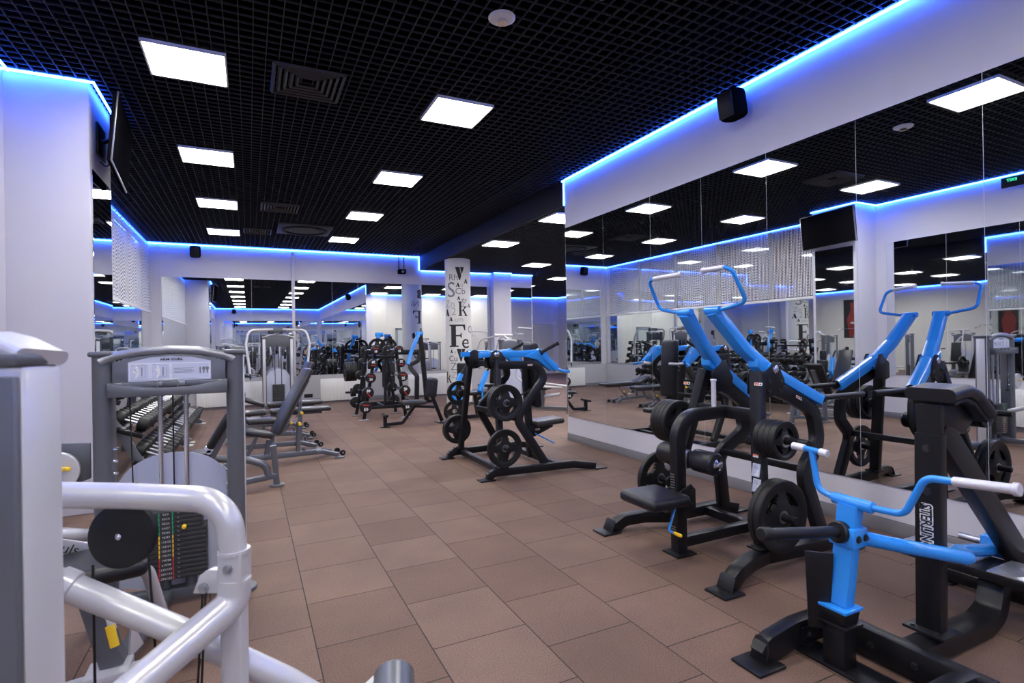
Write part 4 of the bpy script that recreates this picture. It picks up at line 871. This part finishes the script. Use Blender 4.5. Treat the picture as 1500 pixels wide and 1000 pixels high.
t.part('bent_tube', BENCHGREY, G().tube([(-.35, 6.16, .36), (-.02, 6.17, .31), (.14, 6.18, .24), (.165, 6.18, .12)], .036, .14, 16)); t.part('base_beam', BENCHGREY, G().beam((-.55, 6.0, .07), (.24, 6.22, .115), .07, .055, (0, 1, 0)))
t.part('rear_post', BENCHGREY, G().beam((-.36, 6.04, .03), (-.36, 6.04, .42), .06, .06, (0, 1, 0))); t.part('foot_disc', BENCHGREY, G().cyl((-.36, 6.04, 0), (-.36, 6.04, .022), .075, 22, .004))

# ------------------------------------------------------------------ dumbbells on their racks
HEADS = {}
def dumbbell(loc, tilt, r, label):
    if r not in HEADS:
        hm = [G().lathe([(r*.5, 0), (r*.86, .004), (r, .016), (r, .072 + r*.25), (r*.86, .086 + r*.25), (r*.5, .09 + r*.25)], (s*.062, 0, 0), (s, 0, 0), 16).mesh('head') for s in (-1, 1)]
        hd = G().cyl((-.066, 0, 0), (.066, 0, 0), .0115, 12).mesh('handle')
        for m in hm: m.materials.append(RUBBER)
        hd.materials.append(STEEL); HEADS[r] = (hm, hd)
    o = link(bpy.data.objects.new('dumbbell', None)); o.empty_display_size = .05; o.location = loc; o.rotation_euler = (0, tilt, 0); tag(o, label, 'dumbbell', 'black dumbbells on the racks by the left wall')
    for n_, m in (('head', HEADS[r][0][0]), ('head', HEADS[r][0][1]), ('handle', HEADS[r][1])):
        c = link(bpy.data.objects.new(n_, m)); c.parent = o
TIERS = [('bottom', -.97, .31, .088, .42), ('middle', -1.16, .68, .078, .36), ('top', -1.36, 1.03, .066, .30)]
ORD = ['first', 'second', 'third', 'fourth', 'fifth', 'sixth', 'seventh', 'eighth', 'ninth', 'tenth', 'eleventh', 'twelfth']
for ui, (y0, uname) in enumerate(((6.98, 'nearer'), (9.55, 'farther'))):
    t = Thing('dumbbell_rack', '%s three-tier dumbbell rack along the left windows' % uname, 'dumbbell rack', (-1.3, y0 + 1.2, 0), 'dumbbell racks by the left wall')
    for y in (y0 + .06, y0 + 2.34):
        t.part('side_frame', BENCHGREY, G().path([(-.83, y, .03), (-1.05, y, .20), (-1.52, y, 1.08)], .05, .09, (0, 1, 0), .1)); t.part('foot', SILVER, G().box((-.83, y, .015), (.14, .09, .03), .008)); t.part('rear_leg', BENCHGREY, G().beam((-1.50, y, 1.0), (-1.62, y, .02), .05, .06, (0, 1, 0)))
    for nmx, x, z, r, tl in TIERS:
        c, s = math.cos(tl), math.sin(tl)
        t.part('shelf', BLACK, G().box((x - .075*c, y0 + 1.2, z - r*1.0 + .075*s - .01), (.07, 2.36, .014), .003, Euler((0, tl, 0))).box((x + .075*c, y0 + 1.2, z - r*1.0 - .075*s - .01), (.07, 2.36, .014), .003, Euler((0, tl, 0))).box((x - .02, y0 + .03, z - r - .03), (.30, .05, .05), .006, Euler((0, tl, 0))).box((x - .02, y0 + 2.37, z - r - .03), (.30, .05, .05), .006, Euler((0, tl, 0))))
        n = {'bottom': 11, 'middle': 12, 'top': 12}[nmx]
        for i in range(n):
            rr_ = r * (1.06 - .02*i/ n) if nmx != 'top' else r
            dumbbell((x, y0 + .13 + i*(2.16/(n-1)), z), tl, r, 'black rubber dumbbell, %s from the near end on the %s tier of the %s rack' % (ORD[i], nmx, uname))

# ------------------------------------------------------------------ fixed barbell rack
t = BRK = Thing('barbell_rack', 'black A-shaped rack holding fixed barbells with red striped ends', 'barbell rack', (2.42, 11.05, 0))
for y in (10.68, 11.5):
    for xa, xb, za in ((1.98, 2.235, 1.42), (2.80, 2.615, 1.42)):
        t.part('side_post', BLACK, G().beam((xa, y, .03), (xb, y, za), .05, .06, (0, 1, 0))); t.part('foot_plate', STEEL, G().box((xa, y, .008), (.18, .09, .014), .004))
    t.part('cross_member', BLACK, G().beam((2.02, y, .24), (2.77, y, .24), .05, .06, (0, 1, 0))); t.part('cross_member', BLACK, G().beam((2.2, y, 1.22), (2.64, y, 1.22), .05, .06, (0, 1, 0)))
t.part('long_member', BLACK, G().beam((2.4, 10.68, .24), (2.4, 11.5, .24), .05, .05, (1, 0, 0))); t.part('long_member', BLACK, G().beam((2.42, 10.68, 1.22), (2.42, 11.5, 1.22), .05, .05, (1, 0, 0)))
t.part('centre_post', BLACK, G().beam((2.40, 10.7, .24), (2.42, 10.7, 1.40), .05, .05, (0, 1, 0)))
NUM = {-1: ['10', '20', '30', '40', '50'], 1: ['15', '25', '35', '45', '55']}
for s in (-1, 1):
    for k, z in enumerate((1.36, 1.10, .83, .55, .27)):
        f = (z - .03) / 1.39; x = (1.98 + .255*f - .03) if s < 0 else (2.80 - .185*f + .03); r = .080 + .0085*k
        g = G().cyl((x, 10.55, z), (x, 11.62, z), .015, 14)
        o = link(bpy.data.objects.new('barbell', None)); o.location = (x, 11.09, z); tag(o, 'fixed barbell marked %s on the %s side of the A-shaped rack' % (NUM[s][k], 'window' if s < 0 else 'column'), 'barbell', 'fixed barbells on the A-shaped rack')
        T = Thing.__new__(Thing); T.o = o; T.loc = V(o.location)
        T.part('bar', CHROME, g)
        for yy, d in ((10.60, -1), (11.58, 1)):
            hd = T.part('head', RUBBER, G().lathe([(r*.4, -.01), (r*.9, 0), (r, .012), (r, .095), (r*.93, .105), (r*.85, .107)], (x, yy - d*.02, z), (0, d, 0), 24))
            if d < 0:
                up = 1 if k in (0, 2, 4) else -1; yf = yy - .089
                T.part('red_stripe', RED, G().box((x, yf, z + up*r*.38), (r*1.1, .002, r*.16), 0, Euler((0, .12 if k != 3 else .9, 0))), hd)
                T.part('number', WHITE, text_g(NUM[s][k], r*.75, lambda a, b, c=0., X=x, Z=z, u=up: V((X + a*u, yf - c, Z - u*r*.35 + b*u)), .001, .95, bold=.003, res=1), hd)
        t.part('hook', STEEL, G().box((x, 10.68, z - .018), (.045, .06, .02), .004)); t.part('hook', STEEL, G().box((x, 11.5, z - .018), (.045, .06, .02), .004))
# ------------------------------------------------------------------ preacher bench
t = Thing('seated_bench', 'black bench with a T-shaped foot bar beside the barbell rack', 'weight bench', (2.6, 9.65, 0))
t.part('foot_bar', BLACK, G().cyl((2.15, 9.78, .225), (2.15, 9.44, .215), .024, 16, .004)); t.part('foot_post', BLACK, G().beam((2.15, 9.62, .01), (2.15, 9.62, .215), .06, .06, (0, 1, 0))); foot(t, (2.15, 9.62, 0), .16, .16)
t.part('frame_tube', BLACK, G().path([(2.15, 9.62, .05), (2.46, 9.62, .055), (2.70, 9.62, .36)], .05, .055, (0, 1, 0), .06))
t.part('seat', VINYLTOP, G().box((2.68, 9.62, .41), (.40, .30, .075), .03, None, 4)); t.part('seat_beam', BLACK, G().beam((2.70, 9.62, .34), (3.06, 9.64, .30), .05, .05, (0, 1, 0)))
t.part('arm_pad', VINYL, G().box((3.02, 9.64, .66), (.12, .38, .36), .045, Euler((0, .12, 0)), 4)); t.part('pad_post', BLACK, G().beam((2.98, 9.64, .62), (3.22, 9.68, .03), .06, .06, (0, 1, 0))); foot(t, (3.20, 9.68, 0), .16, .3)

# ------------------------------------------------------------------ low row machine
t = Thing('low_row_machine', 'low black machine with two slanting blue arms between the chest press and the lettered column', 'exercise machine', (3.95, 9.95, 0))
t.part('base_frame', BLACK, G().beam((3.45, 9.7, .06), (4.5, 9.7, .06), .07, .07, (0, 1, 0)).beam((3.6, 9.5, .06), (3.6, 10.4, .06), .07, .07, (1, 0, 0)).beam((3.62, 9.7, .05), (3.62, 9.7, .36), .10, .10, (0, 1, 0)))
t.part('seat_post', BLACK, G().beam((4.05, 9.95, .05), (4.0, 9.95, .45), .07, .07, (0, 1, 0))); t.part('seat', VINYL, G().box((4.02, 9.95, .48), (.36, .34, .07), .03, None, 3)); t.part('back_pad', VINYL, G().box((3.80, 10.1, .85), (.22, .09, .46), .035, None, 3))
for a, b, c in (((3.52, 9.6, .34), (3.42, 9.62, .50), (3.62, 9.7, .88)), ((4.02, 9.75, .52), (4.06, 9.78, .60), (4.22, 9.85, .90))):
    t.part('lever_arm', BLUE, G().path([a, b, c], .10, .08, (0, 1, 0), .05)); t.part('grip', RUBBER, G().cyl(c, V(c) + V((.16, .02, .20)), .022, 14, .004))
t.part('foot_tube', BLUE, G().tube([(4.06, 9.7, .60), (4.04, 9.68, .30), (4.28, 9.6, .24)], .016, .03)); t.part('pivot_box', BLUE, G().box((3.60, 9.66, .36), (.24, .12, .14), .012))
plate((3.40, 9.50, .21), (0, -1, 0), .20, 'black weight plate leaning at the near left end of the low blue armed machine', 'weight plates on the low machine'); plate((4.28, 10.2, .21), (0, -1, 0), .20, 'black weight plate at the far right end of the low blue armed machine', 'weight plates on the low machine')
# ------------------------------------------------------------------ generic weight stack machines
def sel_machine(x, y, rz, kind, label, group='grey weight stack machines around the hall', h=1.5):
    t = Thing('weight_machine', label, 'exercise machine', (0, 0, 0), group)
    for s in (-1, 1):
        t.part('post', GREY, G().sweep([(-.6, s*.30, .02), (-.6, s*.30, h)], rrect(.09, .10, .03, 3), (0, 1, 0)).box((-.6, s*.30, h + .01), (.11, .12, .03), .01)); t.part('edge_strip', SILVER, G().box((-.555, s*.30, h*.5), (.012, .06, h*.9), .003))
    t.part('header', GREY, G().prism([(-.26, h - .26), (.26, h - .26), (.26, h - .05), (.14, h - .01), (0, h), (-.14, h - .01), (-.26, h - .05)], (-.58, 0, 0), (0, 1, 0), (0, 0, 1), .06, .004))
    t.part('arched_bar', SILVER, G().tube([(-.57, -.34, h - .04), (-.57, -.15, h + .01), (-.57, 0, h + .02), (-.57, .15, h + .01), (-.57, .34, h - .04)], .024, .3, 12))
    for s in (-1, 1): t.part('guide_rod', CHROME, G().cyl((-.6, s*.07, .12), (-.6, s*.07, h - .26), .012, 12))
    t.part('weight_stack', STACK, sum_g([G().box((-.6, 0, .16 + i*.03), (.11, .26, .027), .002) for i in range(14)]))
    t.part('shroud', SHROUD, G().prism([(-.26, .1), (.26, .1), (.26, .75), (.18, .88), (0, .94), (-.18, .88), (-.26, .75)], (-.68, 0, 0), (0, 1, 0), (0, 0, 1), .008))
    t.part('base_frame', GREY, G().beam((-.6, -.34, .05), (-.6, .34, .05), .07, .06, (1, 0, 0)).beam((-.6, 0, .05), (.55, 0, .05), .07, .06, (0, 1, 0)).beam((.5, -.3, .045), (.5, .3, .045), .06, .06, (1, 0, 0)))
    for s in (-1, 1): t.part('foot_disc', GREY, G().cyl((-.6, s*.34, 0), (-.6, s*.34, .02), .07, 18)); t.part('foot_disc', GREY, G().cyl((.5, s*.32, 0), (.5, s*.32, .02), .07, 18))
    if kind != 'tower':
        t.part('seat_post', GREY, G().beam((.12, 0, .05), (.08, 0, .44), .08, .07, (0, 1, 0))); t.part('seat', VINYL, G().box((.14, 0, .47), (.38, .34, .07), .03, None, 3))
    if kind in ('press', 'fly'):
        t.part('backrest', VINYL, G().box((-.13, 0, .86), (.08, .32, .68), .035, Euler((0, -.12, 0)), 3)); t.part('back_post', SILVER, G().tube([(-.2, 0, .1), (-.22, 0, 1.25), (-.5, 0, h - .1)], .03, .1))
        for s in (-1, 1):
            t.part('arm', SILVER, G().tube([(-.35, s*.12, h + .12), (.05, s*.30, h + .05), (.25, s*.34, 1.05), (.2, s*.32, .85)], .017, .18)); t.part('grip', RUBBER, G().cyl((.2, s*.33, .98), (.2, s*.18, .98), .018, 12))
        t.part('pivot_bar', SILVER, G().cyl((-.38, -.3, h + .13), (-.38, .3, h + .13), .03, 16)); t.part('strut', SILVER, G().tube([(-.58, 0, h), (-.38, 0, h + .13)], .03))
    elif kind == 'row':
        t.part('chest_pad', VINYL, G().box((.42, 0, .95), (.09, .26, .42), .035, None, 3)); t.part('pad_post', SILVER, G().tube([(.55, 0, .06), (.55, 0, .7), (.46, 0, .9)], .03, .08))
        for s in (-1, 1): t.part('arm', SILVER, G().tube([(-.4, s*.2, .5), (.3, s*.34, .55), (.62, s*.36, .75), (.50, s*.34, 1.0)], .024, .15))
        t.part('lever', SILVER, G().tube([(-.3, 0, .35), (.5, 0, .22), (.75, 0, .4)], .035, .12))
    elif kind == 'pulldown':
        t.part('top_boom', SILVER, G().tube([(-.6, 0, h - .05), (-.55, 0, h + .42), (.12, 0, h + .46)], .035, .15)); t.part('handle_bar', CHROME, G().tube([(.12, -.55, h + .16), (.12, -.35, h + .25), (.12, .35, h + .25), (.12, .55, h + .16)], .014, .08)); t.part('cable', RUBBER, G().cyl((.12, 0, h + .25), (.12, 0, h + .45), .004, 8))
        t.part('thigh_roller', VINYL, G().cyl((-.05, -.28, .66), (-.05, .28, .66), .06, 20, .01)); t.part('roller_post', SILVER, G().tube([(-.18, 0, .08), (-.16, 0, .6), (-.05, 0, .66)], .025, .06))
    elif kind == 'tower':
        for s in (-1, 1): t.part('arm', SILVER, G().tube([(-.45, s*.10, h + .14), (-.42, s*.62, h + .12), (-.30, s*.68, h - .2), (-.2, s*.6, .85)], .028, .16)); t.part('handle', RUBBER, G().box((-.2, s*.6, .8), (.03, .03, .16), .008))
        t.part('pulley_block', GREY, G().box((-.5, 0, h + .12), (.12, .34, .10), .012)); t.part('strut', SILVER, G().tube([(-.6, 0, h - .05), (-.52, 0, h + .12)], .03))
    t.o.location = (x, y, 0); t.o.rotation_euler = (0, 0, rz); return t.o
TOWER = sel_machine(.62, 13.35, -PI/2, 'tower', 'grey cable tower with arching silver arms in front of the left back mirror', h=1.72)
PR = sel_machine(.2, -3.2, PI/2, 'press', 'silver press machine behind the viewer, seen in the left back mirror')
RW = sel_machine(5.75, 10.15, PI*.72, 'row', 'silver rowing machine by the corner of the mirror wall')
PD = sel_machine(8.6, 12.2, PI, 'pulldown', 'grey pulldown tower deep in the side hall')
FL = sel_machine(5.1, 11.6, PI*.62, 'fly', 'silver fly machine just behind the lettered column side')
gm = 'grey weight stack machines around the hall'
# the rest of the hall behind the viewer, which the mirrors show
for src, x, y, rz, lab in ((RW, 1.9, -4.2, PI/2, 'silver rowing machine behind the viewer in the middle of the hall'),
        (PD, -.9, -5.2, .3, 'grey pulldown tower behind the viewer near the left wall'), (FL, 3.2, -5.6, PI*.9, 'silver fly machine behind the viewer near the mirror wall'),
        (PR, .9, -7.2, PI/2, 'silver press machine near the front wall, seen mirrored'), (PD, 2.4, -7.6, PI/2, 'grey pulldown tower near the front wall, seen mirrored'),
        (RW, -.8, -7.6, PI/2, 'silver rowing machine near the front wall by the left corner'), (FL, -.75, -1.6, .4, 'silver fly machine behind the viewer by the left mirror'),
        (PD, 8.4, 8.4, PI, 'grey pulldown tower in the side hall behind the mirror wall'), (PR, 10.2, 10.4, PI, 'silver press machine far inside the side hall'), (RW, 9.6, 14.2, PI, 'silver rowing machine in the deep alcove')):
    dup(src, (x, y, 0), (0, 0, rz), lab, gm)
# plate loaded rack with blue arms behind the barbell rack
t = Thing('shoulder_press_machine', 'black plate loaded frame with blue arms behind the barbell rack', 'exercise machine', (3.1, 13.0, 0))
t.part('post', BLACK, G().beam((2.40, 13.0, .02), (2.42, 13.0, 1.36), .10, .10, (0, 1, 0))); t.part('post', BLACK, G().beam((3.95, 13.0, .02), (3.80, 13.0, 1.70), .10, .10, (0, 1, 0)))
t.part('cross_bar', BLACK, G().beam((2.36, 13.0, 1.29), (3.86, 13.0, 1.26), .08, .12, (0, 1, 0))); t.part('floor_beam', BLACK, G().beam((2.2, 13.0, .05), (4.1, 13.0, .05), .08, .07, (0, 1, 0)))
t.part('floor_beam', BLACK, G().beam((2.40, 12.5, .05), (2.40, 13.6, .05), .08, .07, (1, 0, 0))); t.part('floor_beam', BLACK, G().beam((3.60, 12.5, .05), (3.60, 13.6, .05), .08, .07, (1, 0, 0)))
t.part('bent_leg', BLACK, G().path([(3.80, 13.0, 1.28), (3.70, 12.9, 1.05), (3.44, 12.8, .95), (3.62, 12.7, .70), (3.60, 12.7, .06)], .07, .10, (0, 1, 0), .1))
for a, b, c in (((3.74, 12.9, 1.72), (3.50, 12.8, 1.24), (3.40, 12.72, .98)), ((2.78, 12.95, 1.70), (2.66, 12.85, 1.28), (2.60, 12.8, 1.0))):
    lv = t.part('lever_arm', BLUE, G().path([a, b, c], .09, .08, (0, 1, 0), .1)); t.part('pivot_sleeve', BLUE, G().cyl(V(a) + V((-.08, 0, 0)), V(a) + V((.10, 0, 0)), .05), lv)
t.part('backrest', VINYL, G().box((2.95, 12.75, .78), (.30, .09, .66), .035, None, 3)); t.part('seat', VINYL, G().box((2.95, 12.5, .46), (.32, .36, .07), .03, None, 3)); t.part('seat_post', BLACK, G().beam((2.95, 12.7, .05), (2.95, 12.85, 1.24), .07, .07, (1, 0, 0)))
t.part('seat_beam', BLACK, G().beam((2.95, 12.72, .40), (2.95, 12.42, .40), .06, .05, (1, 0, 0)))
horn(t, (2.40, 13.0, .84), (1.94, 13.0, .85)); horn(t, (2.40, 13.0, .36), (2.0, 13.0, .365)); horn(t, (2.72, 12.98, 1.40), (2.72, 12.70, 1.41)); horn(t, (2.98, 12.98, 1.40), (2.98, 12.70, 1.41))
gq = 'weight plates on the frame behind the barbell rack'
plate_stack((1.99, 13.0, .849), (-1, 0, 0), 5, .225, 'the upper left peg behind the barbell rack', gq, .05)
plate_stack((2.12, 13.0, .364), (-1, 0, 0), 3, .10, 'the lower left peg behind the barbell rack', gq, .035)
plate((2.72, 12.86, 1.405), (0, -1, 0), .21, 'black weight plate high on the frame behind the barbell rack, nearer the window side', gq); plate((2.98, 12.86, 1.405), (0, -1, 0), .21, 'black weight plate high on the frame behind the barbell rack, nearer the lettered column', gq)

# ------------------------------------------------------------------ two people far behind the viewer, seen small in the back mirror
def skin_g(nodes, edges, sub=1):
    """grow one continuous surface over a skeleton of (point, radius) joints"""
    me = bpy.data.meshes.new('skeleton'); me.from_pydata([n[0] for n in nodes], edges, []); o = link(bpy.data.objects.new('skeleton', me))
    m = o.modifiers.new('skin', 'SKIN'); m.use_smooth_shade = True
    for i, n in enumerate(nodes):
        r = n[1]; sv = me.skin_vertices[0].data[i]; sv.radius = r if isinstance(r, tuple) else (r, r); sv.use_root = i == 0
    sbs = o.modifiers.new('sub', 'SUBSURF'); sbs.levels = sub
    ev = o.evaluated_get(bpy.context.evaluated_depsgraph_get()); em = ev.to_mesh()
    g = G().add([v.co.copy() for v in em.vertices], [list(p.vertices) for p in em.polygons])
    bpy.data.objects.remove(o); bpy.data.meshes.remove(me); return g
def person(x, y, rz, seated, shirt, label):
    h = .50 if seated else .90                                        # pelvis height
    N = [((0, 0, h), (.14, .105)), ((0, .0, h + .16), (.125, .09)), ((0, .01, h + .36), (.15, .10)), ((0, .005, h + .47), (.085, .07)), ((0, .015, h + .55), .052), ((0, .03, h + .65), (.074, .088)), ((0, .035, h + .74), (.072, .085)), ((0, .03, h + .79), .04)]
    E = [(i, i + 1) for i in range(7)]; shirt_n = list(N[:4]); shirt_e = [(0, 1), (1, 2), (2, 3)]; leg_n = [((0, 0, h + .02), (.152, .117))]; leg_e = []
    for s in (-1, 1):
        k = len(N); hip = (s*.09, 0, h - .04)
        knee = (s*.12, .40, h + .0) if seated else (s*.10, .02, .48); ank = (s*.12, .42, .09) if seated else (s*.10, -.01, .09); toe = (ank[0] + s*.02, ank[1] + .16, .035)
        N += [(hip, .095), (knee, .058), (ank, .038), (toe, .035)]; E += [(0, k), (k, k+1), (k+1, k+2), (k+2, k+3)]
        q = len(leg_n); mk_ = tuple(a*.25 + b*.75 for a, b in zip(hip, knee)); leg_n += [(hip, .106), (mk_, .078)]; leg_e += [(0, q), (q, q+1)]
        k = len(N); sh = (s*.19, .0, h + .42); el = (s*.25, .06, h + .14); wr = (s*.21, .26, h + .06); pa = (s*.20, .33, h + .05)
        N += [(sh, .056), (el, .042), (wr, .029), (pa, (.036, .018))]; E += [(2, k), (k, k+1), (k+1, k+2), (k+2, k+3)]
        q = len(shirt_n); shirt_n += [(sh, .068), (tuple(a*.45 + b*.55 for a, b in zip(sh, el)), .058)]; shirt_e += [(2, q), (q, q+1)]
        for f in range(4):
            k2 = len(N); bx = pa[0] + (f - 1.5)*.019; L = (.075, .085, .08, .06)[f]
            N += [((bx, pa[1] + .035, pa[2]), .0095), ((bx, pa[1] + .035 + L*.55, pa[2] - .012), .0085), ((bx, pa[1] + .035 + L*.8, pa[2] - .04), .0075)]; E += [(k+3, k2), (k2, k2+1), (k2+1, k2+2)]
        k2 = len(N); N += [((pa[0] - s*.045, pa[1] + .01, pa[2] - .005), .0105), ((pa[0] - s*.055, pa[1] + .05, pa[2] - .02), .0085)]; E += [(k+3, k2), (k2, k2+1)]
    t = Thing('person', label, 'person', (0, 0, 0))
    shn = [(shirt_n[0][0], (.155, .12)), (shirt_n[1][0], (.14, .105)), (shirt_n[2][0], (.165, .115)), (shirt_n[3][0], (.095, .08))] + shirt_n[4:]
    b = t.part('body', SKIN, skin_g(N, E)); t.part('shirt', shirt, skin_g(shn, shirt_e)); t.part('shorts', DARKCLOTH, skin_g(leg_n, leg_e))
    t.part('hair', HAIR, G().lathe([(.002, .122), (.05, .11), (.085, .07), (.094, .01), (.088, -.04), (.075, -.05)], (0, .012, h + .715), (0, -.25, 1), 20, False))
    for s in (-1, 1):
        t.part('eye', INK, G().lathe([(.001, -.006), (.008, 0), (.001, .006)], (s*.03, .118, h + .70), (0, 1, 0), 10, False)); t.part('ear', SKIN, G().box((s*.078, .02, h + .69), (.018, .035, .055), .008)); t.part('shoe', DARKCLOTH, G().box((s*.135 if seated else s*.115, (.49 if seated else .06), .045), (.095, .26, .085), .035, None, 3))
    t.part('nose', SKIN, G().prism([(0, -.02), (.026, -.018), (0, .025)], (0, .115, h + .68), (0, 1, 0), (0, 0, 1), .022, .004)); t.part('mouth', RED, G().box((0, .112, h + .635), (.04, .012, .008), .003))
    t.o.location = (x, y, 0); t.o.rotation_euler = (0, 0, rz)
person(-.05, -6.2, .1, False, SHIRT, 'dark haired person in a light shirt standing far behind the viewer, seen mirrored')
person(3.15, -6.75, -.1, True, DARKCLOTH, 'person in dark clothes sitting on a bench far behind the viewer, seen mirrored')
t = Thing('flat_bench', 'low black bench under the sitting person behind the viewer', 'weight bench', (3.15, -6.8, 0))
t.part('pad', VINYL, G().box((3.15, -6.8, .345), (.9, .32, .07), .03, None, 3))
for x in (2.8, 3.5): t.part('leg', BENCHGREY, G().beam((x, -6.8, .02), (x, -6.8, .315), .06, .06, (0, 1, 0))); t.part('foot', BENCHGREY, G().beam((x, -7.05, .025), (x, -6.55, .025), .06, .05, (1, 0, 0)))

# ------------------------------------------------------------------ camera and render settings
cd = bpy.data.cameras.new('camera'); co = link(bpy.data.objects.new('camera', cd)); sc.camera = co
cd.sensor_width = 36.; cd.lens = 36. * 794.07 / 1500.; cd.clip_start = .05; cd.clip_end = 200
yaw, pit, rol = math.radians(25.908), math.radians(.072), math.radians(-.9696)
fw = V((math.sin(yaw)*math.cos(pit), math.cos(yaw)*math.cos(pit), math.sin(pit))); r0 = V((math.cos(yaw), -math.sin(yaw), 0)); u0 = r0.cross(fw)
rr = r0*math.cos(rol) + u0*math.sin(rol); uu = u0*math.cos(rol) - r0*math.sin(rol)
co.matrix_world = MX.Translation((0, 0, 1.4681)) @ MX((rr, uu, -fw)).transposed().to_4x4()
cd.dof.use_dof = True; cd.dof.focus_distance = 6.; cd.dof.aperture_fstop = 4.
w = bpy.data.worlds.new('world'); sc.world = w; w.use_nodes = True
w.node_tree.nodes['Background'].inputs['Color'].default_value = (.02, .02, .03, 1); w.node_tree.nodes['Background'].inputs['Strength'].default_value = 1.
sc.view_settings.view_transform = 'Standard'; sc.view_settings.look = 'None'; sc.view_settings.gamma = 1.; sc.view_settings.exposure = 1.13
sc.view_settings.use_curve_mapping = False
cy = sc.cycles; cy.max_bounces = 14; cy.glossy_bounces = 10; cy.diffuse_bounces = 4; cy.transparent_max_bounces = 12; cy.sample_clamp_indirect = 6.
cy.caustics_reflective = True; cy.caustics_refractive = False
